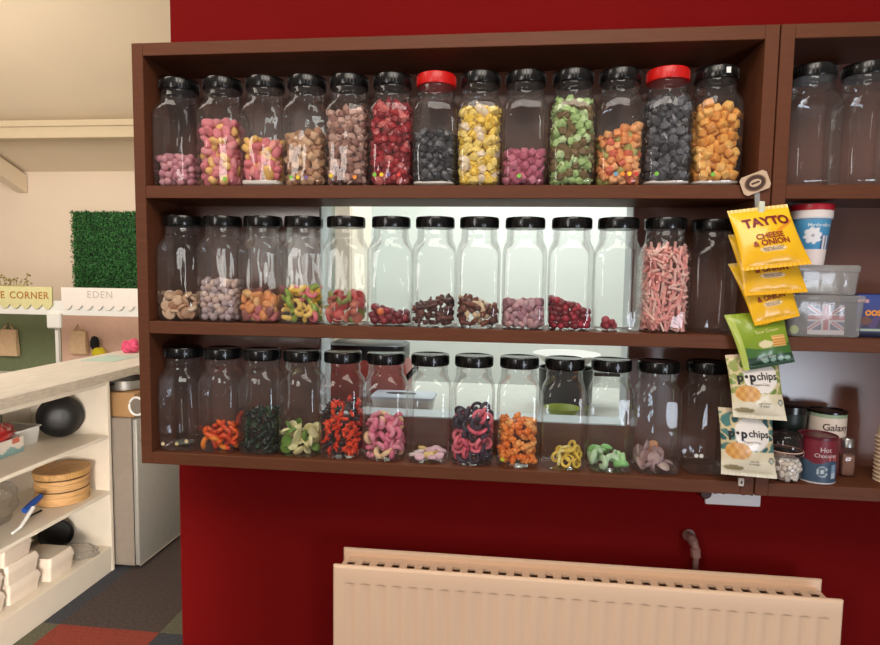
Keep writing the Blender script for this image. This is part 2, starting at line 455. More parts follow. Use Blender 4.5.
def flat_h(h, tx=0., ty=0., n=.004): return lambda x, y: h + tx * x + ty * y + n * math.sin(x * 170 + h * 900) * math.cos(y * 150)
def heap_h(h, cx, cy, wd): return lambda x, y: h - ((x - cx) ** 2 + (y - cy) ** 2) / wd
def hpx(row_base, top):      # fill height in metres from the photograph's pixel rows
    return (row_base - top) / 385.

Z1, Z2, Z3 = SH[2] + BT, SH[1] + BT, BT
X1 = [.094, .217, .338, .451, .562, .681, .794, .907, 1.021, 1.140, 1.258, 1.369, 1.480]
X2 = [.098, .211, .326, .440, .557, .679, .796, .912, 1.030, 1.148, 1.264, 1.379, 1.500]
X3 = [.094, .208, .323, .434, .548, .668, .788, .905, 1.024, 1.141, 1.260, 1.377, 1.496]
YEL, GRN, BLU, ORA, REDD, WHD, PUR = (240, 200, 30), (120, 190, 60), (110, 160, 190), (235, 140, 40), (210, 60, 50), (225, 220, 212), (120, 90, 140)
def spaced(xs, d=.1140, lo=.0905, hi=1.5095):
    xs = list(xs)
    for _ in range(300):
        for i in range(len(xs) - 1):
            g = d - (xs[i + 1] - xs[i])
            if g > 0: xs[i] -= g / 2; xs[i + 1] += g / 2
        xs = [min(hi, max(lo, x)) for x in xs]
    return xs
X1, X2, X3 = spaced(X1, hi=1.484), spaced(X2[:12], hi=1.384) + X2[12:], spaced(X3[:12], hi=1.384) + X3[12:]
X2[12] = X3[12] = 1.503
ORD = ['first', 'second', 'third', 'fourth', 'fifth', 'sixth', 'seventh', 'eighth', 'ninth', 'tenth', 'eleventh', 'twelfth', 'thirteenth']

# top tier: (sweet name, short words, shape, r, colours, fill, extra)
def dz(*a): return a
top = [
 ('pink_bonbon', 'dusty pink round bonbons', 'ball', .0105, [(214, 150, 158), (226, 168, 174), (200, 132, 144)], flat_h(.088), {}),
 ('mallow_sweet', 'pink and yellow mallow sweets filled above half', 'pillow', .0112, [(222, 128, 136), (226, 146, 150), (238, 190, 118)], flat_h(.172, 0, 0), dict(weights=[3, 2, 3])),
 ('pear_drop', 'pink and yellow sweets on white sugar', 'pillow', .0110, [(220, 120, 128), (240, 190, 104), (228, 150, 140)], flat_h(.128, -.12), dict(z0=.016)),
 ('fudge_lump', 'tan lumps with bright dot stickers', 'cube', .0100, [(196, 152, 116), (214, 176, 140), (172, 124, 92)], flat_h(.146, .12), {}),
 ('toffee_in_wrapper', 'brown twist wrapped toffees', 'wrap', .0108, [(170, 128, 112), (196, 158, 144), (140, 96, 84)], flat_h(.196), dict(k=.8)),
 ('red_wrapped_sweet', 'dark red wrapped sweets filled to the shoulder', 'wrap', .0103, [(172, 34, 44), (140, 20, 32), (206, 108, 104)], flat_h(.212), dict(k=.8, weights=[4, 4, 2], coat=.4)),
 ('liquorice_wrapped_sweet', 'grey black wrapped liquorice, half full', 'wrap', .0105, [(66, 64, 68), (96, 94, 98), (44, 42, 46)], flat_h(.140), dict(k=.8, coat=.3, z0=.012)),
 ('lemon_sherbet', 'yellow lemon sherbets in pale wrappers', 'wrap', .0112, [(238, 200, 80), (240, 212, 120), (236, 216, 190)], flat_h(.198), dict(k=.8, weights=[4, 3, 2])),
 ('strawberry_cube', 'dusty magenta cubes, one third full', 'cube', .0105, [(188, 100, 120), (204, 122, 140), (168, 82, 104)], flat_h(.095, .03), {}),
 ('mint_chocolate_sweet', 'green striped sweets filled to the neck', 'wrap', .0108, [(168, 194, 126), (198, 216, 162), (122, 98, 62)], flat_h(.214), dict(k=.8, weights=[4, 3, 4])),
 ('fizzy_cube', 'orange and green fizzy cubes', 'cube', .0098, [(230, 150, 92), (236, 170, 112), (168, 164, 92), (214, 108, 80)], flat_h(.140, .35), dict(weights=[4, 3, 2, 2])),
 ('black_wrapped_sweet', 'charcoal wrapped sweets filled to the red lid', 'wrap', .0108, [(78, 76, 80), (108, 106, 112), (56, 54, 58)], flat_h(.214), dict(k=.8, coat=.3, z0=.012)),
 ('honey_lump', 'amber honey lumps filled high', 'cube', .0115, [(234, 168, 76), (240, 184, 100), (220, 146, 60)], flat_h(.196), dict(z0=.014, coat=.2)),
]
top_dots = {1: dz((.030, .018, GRN)), 3: dz((-.024, .022, GRN), (-.006, .022, YEL), (.016, .022, PUR)), 4: dz((-.032, .026, YEL), (.03, .022, ORA)),
            5: dz((-.034, .028, GRN), (-.016, .028, YEL), (.002, .028, PUR), (.028, .028, REDD)), 8: dz((-.012, .024, GRN),), 10: dz((-.012, .028, BLU), (.004, .028, ORA), (.02, .028, YEL), (.036, .028, REDD)),
            11: dz((-.03, .028, GRN),), 12: dz((-.014, .026, GRN),)}
SUG = mat('sugar_dust', (236, 226, 216), .9, var=.05, scale=120, bump=.4)
def sugar(x, z, label, h=.012, y=JY):
    m = MB(); m.loft([supr(.047, 4, 32, z=.0035), supr(.0525, 4.5, 32, z=.0075), [(a, b, c + .0015 * math.sin(a * 300) * math.cos(b * 260)) for a, b, c in supr(.0528, 4.5, 32, z=h)]])
    tag(m.build('sugar_layer', SUG, None, 50, (x, y, z)), label, 'sugar', None, 'stuff')
for i, (nm, words, shp, r, cols, hf, kw) in enumerate(top):
    x = X1[i]; red = i in (6, 11)
    jar(x, Z1, 'clear jar of %s, %s on the top tier' % (words, ORD[i]), lid='red' if red else 'black', dots=top_dots.get(i, ()))
    sweets(x, Z1, nm, '%s inside the %s jar of the top tier' % (nm.replace('_', ' '), ORD[i]), '%s sweets in the %s top tier jar' % (nm.replace('_', ' '), ORD[i]), shp, r, cols, hf, **kw)
    if i in (2, 6, 11, 12): sugar(x, Z1, 'white sugar dust at the bottom of the %s top tier jar' % ORD[i], .016 if i == 2 else .012)
m = MB(); m.box((-.005, -.0008, -.007), (.005, .0008, .007), .0004)
# small white tag stuck to the last lid of the top tier
o = m.build('price_sticker', WPAINT, None, 30, (.012, -.0505, .270))
o.parent = [q for q in bpy.data.objects if q.get('category') == 'jar'][-1]; o['label'] = 'white price sticker on the lid'

mid = [
 ('fizzy_disc', 'beige fizzy discs, a quarter full', 'disc', .0125, [(222, 184, 150), (234, 204, 176), (200, 156, 122)], flat_h(.076), dict(k=.66)),
 ('candied_nut', 'pale lilac and beige candied nuts', 'ball', .0096, [(206, 176, 164), (190, 168, 168), (222, 198, 186)], flat_h(.115), {}),
 ('mixed_jelly', 'orange, pink and brown jellies', 'pillow', .0105, [(226, 150, 92), (196, 110, 110), (150, 90, 80), (232, 180, 120)], flat_h(.078, -.2), {}),
 ('fruit_gummy', 'pink, yellow and green fruit gummies', 'crescent', .0125, [(232, 120, 130), (240, 190, 60), (150, 176, 70), (244, 204, 110)], flat_h(.095), dict(coat=.3, k=.64)),
 ('watermelon_gummy', 'red and green watermelon gummies', 'half', .0125, [(206, 88, 84), (196, 110, 92), (150, 160, 90)], flat_h(.085), dict(coat=.2, k=.66)),
 ('cherry_gummy', 'red and dark cherry gummies', 'ball', .0100, [(150, 30, 44), (120, 20, 36), (230, 120, 60)], flat_h(.044, -.25), dict(weights=[4, 4, 1], coat=.5)),
 ('cola_bottle', 'brown cola bottle gummies', 'bottle', .0095, [(92, 48, 40), (118, 64, 54), (74, 36, 32)], flat_h(.072, .2), dict(coat=.3, k=.66)),
 ('fizzy_cola', 'brown and cream fizzy cola sweets', 'bottle', .0105, [(120, 66, 50), (96, 50, 42), (226, 196, 160)], flat_h(.070, -.25), dict(weights=[4, 3, 2], k=.66)),
 ('sugar_pellet', 'pale pink and grey sugar pellets', 'pillow', .0085, [(206, 160, 162), (190, 150, 156), (170, 120, 130)], flat_h(.072), {}),
 ('raspberry_gummy', 'crimson raspberry gummies', 'ball', .0085, [(150, 16, 40), (172, 28, 52), (120, 8, 30)], flat_h(.070, -.35), dict(coat=.5)),
 ('red_gummy', 'a small heap of dark red gummies', 'ball', .0095, [(150, 24, 44), (176, 60, 70)], heap_h(.036, -.022, -.02, .02), dict(coat=.5)),
 ('candy_stick', 'pale pink candy sticks filled to the shoulder', 'stick', .0088, [(240, 178, 168), (236, 160, 154), (244, 200, 188)], flat_h(.208), dict(k=.70)),
 None]
for i, spec in enumerate(mid):
    x = X2[i]
    if spec is None:
        jar(x, Z2, 'empty clear jar beside the hanging yellow crisp packets', y=.10); continue
    nm, words, shp, r, cols, hf, kw = spec
    jar(x, Z2, 'clear jar of %s, %s on the middle tier' % (words, ORD[i]))
    sweets(x, Z2, nm, '%s inside the %s jar of the middle tier' % (nm.replace('_', ' '), ORD[i]), '%s sweets in the %s middle tier jar' % (nm.replace('_', ' '), ORD[i]), shp, r, cols, hf, **kw)

low = [
 ('sugared_disc', 'almost nothing but a few discs', 'disc', .0090, [(150, 130, 96), (110, 110, 100), (90, 80, 70)], heap_h(.022, .0, 0, .05), dict(flat=True)),
 ('orange_jelly_strip', 'bright orange jelly strips', 'strip', .0155, [(242, 96, 22), (250, 140, 40), (226, 70, 20)], flat_h(.072, .35), dict(k=.66, coat=.4)),
 ('dark_green_gummy', 'dark green jelly leaves', 'star', .0120, [(28, 44, 28), (40, 62, 36), (22, 30, 22)], flat_h(.120, .15), dict(coat=.3, k=.75)),
 ('apple_slice_gummy', 'cream and green apple slice gummies', 'half', .0130, [(236, 226, 170), (228, 214, 150), (104, 140, 50)], flat_h(.078), dict(weights=[4, 3, 3], k=.75)),
 ('star_gummy', 'orange red and black star gummies', 'star', .0108, [(240, 74, 34), (224, 56, 26), (42, 26, 26)], flat_h(.150), dict(weights=[4, 3, 4], k=.75)),
 ('shrimp_gummy', 'pink and cream shrimp gummies', 'crescent', .0130, [(226, 120, 144), (236, 150, 166), (240, 204, 160)], flat_h(.112), dict(k=.6)),
 ('flat_gummy', 'a thin layer of pale flat gummies', 'disc', .0115, [(236, 216, 214), (226, 180, 190), (230, 190, 110)], flat_h(.020), dict(flat=True)),
 ('liquorice_ring', 'pink and black liquorice rings', 'ring', .0140, [(240, 120, 136), (232, 100, 120), (66, 54, 68)], flat_h(.140, .1), dict(weights=[3, 2, 3], k=.58)),
 ('orange_teddy', 'orange teddy shaped gummies', 'teddy', .0125, [(244, 142, 56), (238, 122, 40), (250, 170, 90)], flat_h(.122), dict(coat=.3, k=.72)),
 ('yellow_ring', 'a few yellow ring gummies', 'ring', .0115, [(240, 204, 90), (236, 222, 140), (226, 190, 70)], heap_h(.062, .022, -.01, .05), dict(k=.7)),
 ('green_snake_gummy', 'pastel green snake gummies', 'crescent', .0140, [(150, 210, 130), (180, 224, 160), (200, 228, 186)], heap_h(.056, -.005, -.01, .14), dict(k=.7)),
 ('mauve_jelly', 'a heap of greyish mauve jellies', 'half', .0140, [(190, 156, 150), (170, 140, 142), (206, 180, 170), (214, 150, 110)], heap_h(.076, -.018, -.01, .055), dict(k=.66, weights=[4, 4, 3, 1])),
 None]
low_dots = {0: dz((-.034, .022, (214, 190, 150)), (.006, .024, (190, 176, 120)), (.034, .032, (214, 190, 150))), 8: dz((-.038, .024, (170, 180, 40)),), 12: dz((-.034, .052, WHD), (-.022, .052, WHD))}
for i, spec in enumerate(low):
    x = X3[i]
    if spec is None:
        jar(x, Z3, 'empty clear jar beside the lowest hanging crisp packet', dots=low_dots[i], y=.085); continue
    nm, words, shp, r, cols, hf, kw = spec
    jar(x, Z3, 'clear jar of %s, %s in bottom tier' % (words, ORD[i]), dots=low_dots.get(i, ()))
    sweets(x, Z3, nm, '%s inside the %s jar of the bottom tier' % (nm.replace('_', ' '), ORD[i]), '%s sweets in the %s bottom tier jar' % (nm.replace('_', ' '), ORD[i]), shp, r, cols, hf, **kw)
jar(1.706, Z1, 'empty clear jar at the left of the neighbouring shelf, top tier')
jar(1.822, Z1, 'empty clear jar cut by the right edge of the photo, top tier', y=.06)
print('sweets:', NSW)

# ------------------------------------------------------------------ hanging crisp packets
FOIL = mat_attr('printed_foil', .32, coat=.2)
def sm(a, b, t): t = max(0, min(1, (t - a) / (b - a))); return t * t * (3 - 2 * t)
def mixc(a, b, t): return tuple(x + (y - x) * t for x, y in zip(a, b))
def packet(name, label, C, depth, colour, texts, back, seed, fold=0.):
    """A pillow bag of foil between two crimped seams; C = corners TL, TR, BR, BL."""
    TL, TR, BR, BL = [Vector(c) for c in C]
    n = ((TR - TL).cross(TL - BL)).normalized()
    if n.y > 0: n = -n
    rs = random.Random(seed); ph = [rs.uniform(0, 6) for _ in range(6)]
    def pos(u, v, s=1.):
        p = TL.lerp(TR, u).lerp(BL.lerp(BR, u), v)
        w = (max(0, math.sin(PI * u)) ** .55) * (max(0, math.sin(PI * max(0, min(1, (v - .06) / .88)))) ** .6)
        pinch = .05 * math.sin(PI * v) * (.5 - u)             # filled bags narrow at the waist
        p = p + (TR - TL) * pinch
        wr = .10 * math.sin(9 * u + 5 * v + ph[0]) * math.sin(7 * v + ph[1]) + .07 * math.sin(23 * u + ph[2] + 6 * v) * (sm(.45, .08, v) + sm(.6, .95, v))
        seam = .0008 * math.sin(u * 90) if (v < .06 or v > .94) else 0
        return p + n * s * (depth * w * (1 + wr) + (seam if s > 0 else .0012))
    NU, NV = 56, 64
    m = MB(); m.grid(lambda u, v: pos(u, v), NU, NV)
    nb = len(m.v); m.grid(lambda u, v: pos(1 - u, v, -.7), 20, 24)
    o = m.build(name, FOIL, None, 180)
    def colr(i):
        if i < nb:
            u, v = (i % (NU + 1)) / NU, (i // (NU + 1)) / NV
            return colour(u, v)
        return back
    paint(o.data, colr)
    tag(o, label, 'crisp packet', 'crisp packets on the hanging clip strip')
    byc = {}
    W = (TR - TL).length; H = (BL - TL).length
    for s, cu, cv, size, rgb, rot, bold in texts:
        vs, fs = text_geo(s, 1., bold); q = byc.setdefault(rgb, MB())
        out = []
        for a, b in vs:
            a, b = a * math.cos(rot) - b * math.sin(rot), a * math.sin(rot) + b * math.cos(rot)
            out.append(pos(min(.999, max(.001, cu + a * size / W)), cv - b * size / H) + n * .0016)
        q.add(out, fs)
    for rgb, q in byc.items(): q.build('lettering', mat('ink_%d_%d_%d' % rgb, rgb, .5), o, 0)
    return o
def tayto(u, v):
    c = mixc((252, 206, 30), (244, 182, 12), v)
    if v < .05: c = (236, 202, 110)
    d = math.hypot((u - .50) / .2, (v - .72) / .045)      # cream panel of small print
    if d < 1: c = (246, 222, 178)
    if .18 < v < .46 and .6 < u < .95 and math.sin(u * 19 + v * 31) > .6: c = (238, 150, 30)
    return c
DR, OR = (122, 22, 20), (150, 52, 14)
ttx = [('TAYTO', .53, .27, .0215, DR, .03, .06), ('CHEESE', .50, .515, .0125, OR, .05, .045), ('& ONION', .50, .615, .0125, OR, .05, .045), ('PREMIUM TASTE', .50, .705, .0042, (110, 60, 40), .05, .0), ('THE ORIGINAL', .50, .735, .0042, (110, 60, 40), .05, .0)]
def P_(u, v, y): return at(u, v, y)
packet('crisp_packet', 'topmost yellow cheese and onion crisp packet, under the strip header', [P_(727, 211, -.036), P_(787, 204, -.036), P_(812, 264, -.084), P_(743, 271, -.084)], .017, tayto, ttx, (220, 160, 20), 1)
packet('crisp_packet', 'yellow crisp packet in the middle of the three yellow ones', [P_(728, 235, -.022), P_(789, 228, -.022), P_(808, 292, -.058), P_(745, 296, -.058)], .014, tayto, ttx, (220, 160, 20), 2)
packet('crisp_packet', 'lowest yellow crisp packet, just above the green one', [P_(728, 264, -.015), P_(786, 257, -.015), P_(800, 316, -.044), P_(755, 326, -.044)], .012, tayto, ttx, (220, 160, 20), 3)
def green(u, v):
    c = mixc((150, 172, 40), (110, 140, 26), v)
    if v > .58 + .1 * math.sin(3 * u): c = (66, 110, 44)
    if v > .80: c = (36, 66, 44)
    if v > .84 and v < .95 and any(math.hypot((u - q) / .06, (v - .885) / .04) < 1 for q in (.45, .6, .75, .88)): c = (150, 186, 170)
    if .10 < v < .26 and .42 < u < .74 and math.hypot((u - .58) / .16, (v - .16) / .1) < 1: c = (240, 190, 40)
    if .46 < v < .66 and .66 < u < .92: c = (206, 130, 60) if int(v * 40) % 2 else (232, 196, 120)
    if math.hypot((u - .52) / .13, (v - .60) / .07) < 1: c = (226, 214, 170)
    if u < .12: c = (180, 196, 90)
    return c
packet('crisp_packet', 'green crisp packet hanging between the yellow and the cream ones', [P_(724, 315, -.0145), P_(783, 310, -.0145), P_(795, 362, -.040), P_(744, 371, -.040)], .014, green, [('Sour Cream', .60, .36, .0085, (232, 224, 150), .08, .01), ('lentil chips', .5, .83, .007, (220, 232, 220), .1, .0)], (90, 110, 40), 4)
def pop(main, acc):
    def f(u, v):
        c = (228, 214, 180)
        k = math.sin(u * 17 + 3 * math.sin(v * 9)) * math.cos(v * 15 + u * 4)
        if v < .62 and v > .05:
            c = main if k > .12 else ((214, 196, 150) if k > -.45 else acc)
        d = math.hypot((u - .58) / .33, (v - .36) / .25)
        if d < 1: c = (240, 232, 224)
        d = math.hypot((u - .30) / .24, (v - .62) / .13)
        if d < 1: c = mixc((232, 180, 104), (206, 140, 66), .5 + .5 * math.sin(u * 40) * math.sin(v * 37))
        if v > .76: c = (232, 222, 196)
        if math.hypot((u - .22) / .19, (v - .88) / .04) < 1: c = (150, 136, 100)
        if v < .05: c = (222, 200, 170)
        d = math.hypot((u - .92) / .05, (v - .74) / .045)
        if d < 1: c = (60, 64, 52) if d > .6 else (200, 200, 190)
        return c
    return f
INK = (32, 28, 28)
def ptx(fl): return [('p', .185, .355, .0205, INK, 0, .06), ('p', .42, .355, .0205, INK, 0, .06), ('chips', .70, .345, .0170, INK, 0, .02), ('\u2022', .30, .35, .020, INK, 0, .02), ('Popped Chips', .57, .475, .0052, (130, 100, 90), 0, .0), (fl[0], .60, .76, .0050, (110, 100, 84), 0, .0), (fl[1], .60, .80, .0050, (110, 100, 84), 0, .0)]
packet('crisp_packet', 'upper cream crisp packet with green leaf print', [P_(725, 355, -.014), P_(778, 352, -.014), P_(787, 421, -.036), P_(733, 417, -.036)], .014, pop((150, 160, 84), (110, 140, 60)), ptx(('sour cream', '& onion')), (200, 190, 160), 5)
packet('crisp_packet', 'lowest cream crisp packet with teal print, at the bottom shelf', [P_(718, 407, -.0135), P_(772, 411, -.0135), P_(777, 479, -.026), P_(721, 474, -.026)], .013, pop((74, 122, 118), (50, 96, 100)), ptx(('sea salt', '& vinegar')), (200, 190, 160), 6)
# the clip strip with its header card
r = tag(empty('clip_strip', at(755, 183, -.006)), 'clear hanging strip with a tilted brown and cream header sign', 'display strip')
c0 = Vector(r.location)
def rel(u, v, y): return at(u, v, y) - c0
m = MB(); a, b = rel(757, 192, -.004), rel(761, 216, -.012)
pts = [(757, 192, -.004), (758, 216, -.0022), (752, 300, -.0016), (752, 345, -.0016), (750, 400, -.0016), (748, 452, -.0016)]
for q, w in zip(pts, pts[1:]):
    A, B = rel(*q), rel(*w); e = Vector((.006, 0, 0)); g = Vector((0, .0008, 0))
    m.loft([[A - e - g, A + e - g, A + e + g, A - e + g], [B - e - g, B + e - g, B + e + g, B - e + g]])
m.build('strip', CLEAR, r, 0)
CARD = mat('header_card', (206, 178, 148), .5, var=.06, scale=30); CARDB = mat('header_card_brown', (70, 42, 30), .5, var=.06, scale=30)
ang = math.radians(22); RMh = Matrix.Rotation(-ang, 4, 'Y')
m = MB(); hw, hh, nk = .032, .0225, .007
out = [(-hw + nk, -hh), (hw - nk, -hh), (hw, -hh + nk), (hw, hh - nk), (hw - nk, hh), (-hw + nk, hh), (-hw, hh - nk), (-hw, -hh + nk)]
m.loft([[RMh @ Vector((x, -.0015, z)) for x, z in out], [RMh @ Vector((x, .0, z)) for x, z in out]])
hd = m.build('header_sign', CARD, r, 20)
m = MB()
def ell(ax, az, y0, y1, n=28): m.loft([[RMh @ Vector((ax * math.cos(2 * PI * i / n), y0, az * math.sin(2 * PI * i / n))) for i in range(n)], [RMh @ Vector((ax * math.cos(2 * PI * i / n), y1, az * math.sin(2 * PI * i / n))) for i in range(n)]])
ell(.0225, .0172, -.0022, -.0016); m.build('dark_oval', CARDB, hd, 30)
m = MB(); ell(.0135, .0085, -.0028, -.0023); m.build('cream_oval', CARD, hd, 30)
m = MB(); m.box((-.0095, -.0032, -.0022), (.0095, -.0029, .0022), M=RMh); m.build('dark_bar', CARDB, hd, 0)
for ex in (-1, 1):
    m = MB(); ell(.0255, .0195, -.0019, -.0016) if ex < 0 else None
    if ex < 0: m.build('dark_oval_rim', mat('header_card_tan', (150, 116, 88), .5, var=.05), hd, 30)
m = MB(); A = rel(760, 207, -.034); m.box(A - Vector((.0065, .012, .014)), A + Vector((.0065, .001, .012)), .002, seg=2); m.build('clip', mat('clip_plastic', (212, 216, 196), .3, var=.05), r, 40)

# ------------------------------------------------------------------ right bay: tubs, tins, boxes
X = lambda u, v, y: at(u, v, y).x
PAPER = mat_attr('printed_card', .45)
def painted_lathe(prof, nA, colour, name, parent, zmax, loc=None, caps=(True, True), mt=PAPER):
    """Lathe with a fine skin painted by colour(angle from the front in radians, z)."""
    pr = []
    for (r0, z0), (r1, z1) in zip(prof, prof[1:]):
        k = max(1, int(abs(z1 - z0) / .002))
        pr += [(r0 + (r1 - r0) * i / k, z0 + (z1 - z0) * i / k) for i in range(k)]
    pr.append(prof[-1])
    m = MB(); m.lathe(pr, nA, caps=caps); o = m.build(name, mt, parent, 40, loc)
    def col(i):
        v = o.data.vertices[i].co; return colour(math.atan2(v.x, -v.y), v.z)
    paint(o.data, col); return o
def cyl_text(mb_, s, r, z, a0, size, sp=1., bold=0., taper=0.):
    vs, fs = text_geo(s, sp, bold)
    mb_.add([((r + .0007 + taper * y * size) * math.sin(a0 + x * size / r), -(r + .0007 + taper * y * size) * math.cos(a0 + x * size / r), z + y * size) for x, y in vs], fs)

def rrect(hx, hy, rad, z, n=6):
    out = []
    for cx, cy, a0 in ((hx - rad, hy - rad, 0), (-hx + rad, hy - rad, PI / 2), (-hx + rad, -hy + rad, PI), (hx - rad, -hy + rad, 1.5 * PI)):
        for i in range(n + 1):
            a = a0 + PI / 2 * i / n; out.append((cx + rad * math.cos(a), cy + rad * math.sin(a), z))
    return out
def foodbox(x0, x1, y0, y1, z, h, label):
    r = tag(empty('food_container', ((x0 + x1) / 2, (y0 + y1) / 2, z)), label, 'food container')
    hx, hy = (x1 - x0) / 2, (y1 - y0) / 2
    m = MB(); m.loft([rrect(hx * .88, hy * .86, .012, .001), rrect(hx * .91, hy * .88, .014, .004), rrect(hx * .97, hy * .95, .016, h - .014)], caps=(True, False)); m.build('tub', CLEAR, r, 40)
    m = MB(); m.loft([rrect(hx * .99, hy * .97, .018, h - .016), rrect(hx, hy, .018, h - .015), rrect(hx, hy, .018, h - .004), rrect(hx * .97, hy * .96, .016, h), rrect(hx * .9, hy * .86, .014, h - .002)], caps=(False, True)); m.build('lid', CLEAR, r, 40)
    return r
bx0, bx1 = X(784, 335, .02), X(865, 335, .02)
zb = at(820, 295, .02).z - Z2
foodbox(bx0, bx1, .012, .125, Z2, zb, 'clear plastic food box with a union flag card inside, under another box')
ux0, ux1 = X(794, 290, .03), X(861, 290, .03)
zu = at(820, 265, .03).z - Z2 - zb
foodbox(ux0, ux1, .022, .125, Z2 + zb, zu, 'clear plastic food box stacked on the flag box')
# flag card standing inside the lower box, with its white caption strip
NU, NV = 64, 48; fw, fh = X(845, 320, .03) - X(808, 320, .03), zb * .70
m = MB(); m.grid(lambda u, v: ((u - .5) * fw, 0, fh * (1 - v)), NU, NV)
fc = m.build('flag_card', PAPER, None, 0, ((X(845, 320, .03) + X(808, 320, .03)) / 2, .0305, Z2 + .0055)); fc.rotation_euler.x = -.06
def flag(i):
    u, v = (i % (NU + 1)) / NU, (i // (NU + 1)) / NV
    if v > .84: return (238, 226, 226)
    x, y = (u - .5), (v / .84 - .5)
    if abs(x) < .065 or abs(y) < .09: return (186, 52, 66)
    if abs(x) < .11 or abs(y) < .15: return (234, 222, 226)
    d = abs(abs(x) - abs(y)) 
    if d < .035: return (190, 64, 78)
    if d < .10: return (232, 220, 226)
    return (72, 70, 110)
paint(fc.data, flag); tag(fc, 'union flag card standing inside the lower clear food box', 'card')
m = MB(); m.lathe([(.010, 0), (.0115, .002), (.0115, .006), (.010, .008)], 20, M=Matrix.Rotation(PI / 2, 4, 'X'))
q = at(793, 330, .032); tag(m.build('lime_disc', mat('lime_yellow', (206, 222, 110), .5, var=.1), None, 40, (q.x, .034, Z2 + .0165)), 'pale lime green round disc inside the lower clear food box', 'token')
# white bagged contents of the upper box
m = MB(); bm = bmesh.new(); bmesh.ops.create_icosphere(bm, subdivisions=3, radius=1)
for w in bm.verts:
    k = 1 + .12 * math.sin(w.co.x * 7 + 1) * math.sin(w.co.y * 6 + 2) + .06 * math.sin(w.co.z * 17 + w.co.x * 9)
    w.co = Vector((w.co.x * .050 * k, w.co.y * .030 * k, max(-.006, w.co.z * .023 * k)))
bm.verts.index_update(); m.add([w.co[:] for w in bm.verts], [[w.index for w in f.verts] for f in bm.faces]); bm.free()
tag(m.build('bag_of_sugar_paste', mat('frosted_white_bag', (206, 206, 200), .35, var=.12, scale=60), None, 180, ((ux0 + ux1) / 2 - .012, .07, Z2 + zb + .0115)), 'crumpled white bag inside the upper clear food box', 'bag')

# ice-cream style tub, tapered, with a red lid
tx, ty = X(809, 260, .06), .062
ZT = Z2 + zb + zu
r = tag(empty('paper_tub', (tx, ty, ZT)), 'white and blue paper tub with red lid standing on the clear food boxes', 'tub')
TH = at(808, 205, .06).z - ZT
def tubcol(a, z):
    f = z / TH
    c = (238, 226, 222)
    if f < .74: c = mixc((52, 132, 184), (90, 164, 206), f)
    if f < .26: c = (240, 226, 222)
    d = math.hypot((a + .28) / .48, (f - .48) / .13)
    if d < 1 + .12 * math.sin(8 * math.atan2((f - .48) / .13, (a + .28) / .48)): c = (236, 236, 240)
    if d < .2: c = (170, 170, 178)
    if .26 < f < .48 and a > .22 and a < .85:
        c = (30, 36, 76)
        if .34 < a < .44 or .6 < a < .7: c = (228, 226, 236)
    if f > .74 and f < .78: c = (206, 214, 226)
    return c
painted_lathe([(.030, .002), (.032, .0), (.0425, TH - .036), (.0455, TH - .035), (.0465, TH - .014)], 72, tubcol, 'tub_body', r, TH)
m = MB(); m.lathe([(.043, TH - .016), (.0475, TH - .0155), (.048, TH - .013), (.048, TH - .002), (.046, TH), (.042, TH - .0015), (.001, TH - .002)], 56); m.build('lid', mat('crimson_lid', (176, 24, 42), .35), r, 35)
m = MB(); cyl_text(m, 'Marshmallows', .0412, TH * .655, .12, .0085, .85, .015, .09); m.build('lettering', mat('pale_blue_ink', (206, 226, 238), .5), r, 0)

# blue sweet carton at the right edge
cx0 = X(857, 320, .04); cz = at(870, 294, .04).z - Z2
r = tag(empty('sweet_carton', (cx0, .045, Z2)), 'blue and purple sweet carton with orange lettering at the right edge', 'carton')
cw = .20; NU, NV = 60, 40
m = MB(); m.box((.0, .0006, 0), (cw, .08, cz), .002); m.build('box', mat('navy_card', (40, 44, 96), .4, var=.1), r, 30)
m = MB(); m.grid(lambda u, v: (.002 + u * (cw - .004), -.0003, .002 + (1 - v) * (cz - .004)), NU, NV); pf = m.build('printed_front', PAPER, r, 0)
def cart(i):
    u, v = (i % (NU + 1)) / NU, (i // (NU + 1)) / NV
    c = mixc((52, 74, 150), (60, 50, 100), v)
    if v < .1: c = (44, 66, 140)
    if .12 < v < .2 and u < .12: c = (220, 160, 160)
    if .5 < v < .78: c = (84, 62, 112) if math.sin(u * 40 + v * 9) > -.2 else (60, 50, 70)
    if math.hypot((u - .1) / .07, (v - .62) / .1) < 1: c = (110, 70, 60)
    if .80 < v < .86: c = (170, 186, 160)
    if v > .88: c = (24, 28, 60)
    return c
paint(pf.data, cart)
vs, fs = text_geo('oosyo', .92, .05); m = MB(); m.add([(.050 + x * .019, -.0012, cz * .60 + y * .019) for x, y in vs], fs); m.build('lettering', mat('orange_ink', (232, 146, 50), .5), r, 0)

# bottom tier of the right bay
Zb = BT
r = tag(empty('dark_tub', (X(786, 440, .13), .1310, Zb)), 'dark green black tub behind the small clip jar', 'tub')
h = at(797, 404, .13).z - Zb
m = MB(); m.lathe([(.036, 0), (.038, .002), (.045, h - .02)], 44); m.build('body', mat('dark_green_tub', (16, 30, 26), .4, var=.1), r, 40)
m = MB(); m.lathe([(.044, h - .02), (.0475, h - .019), (.0475, h - .002), (.045, h), (.001, h)], 44); m.build('lid', BLACK, r, 40)
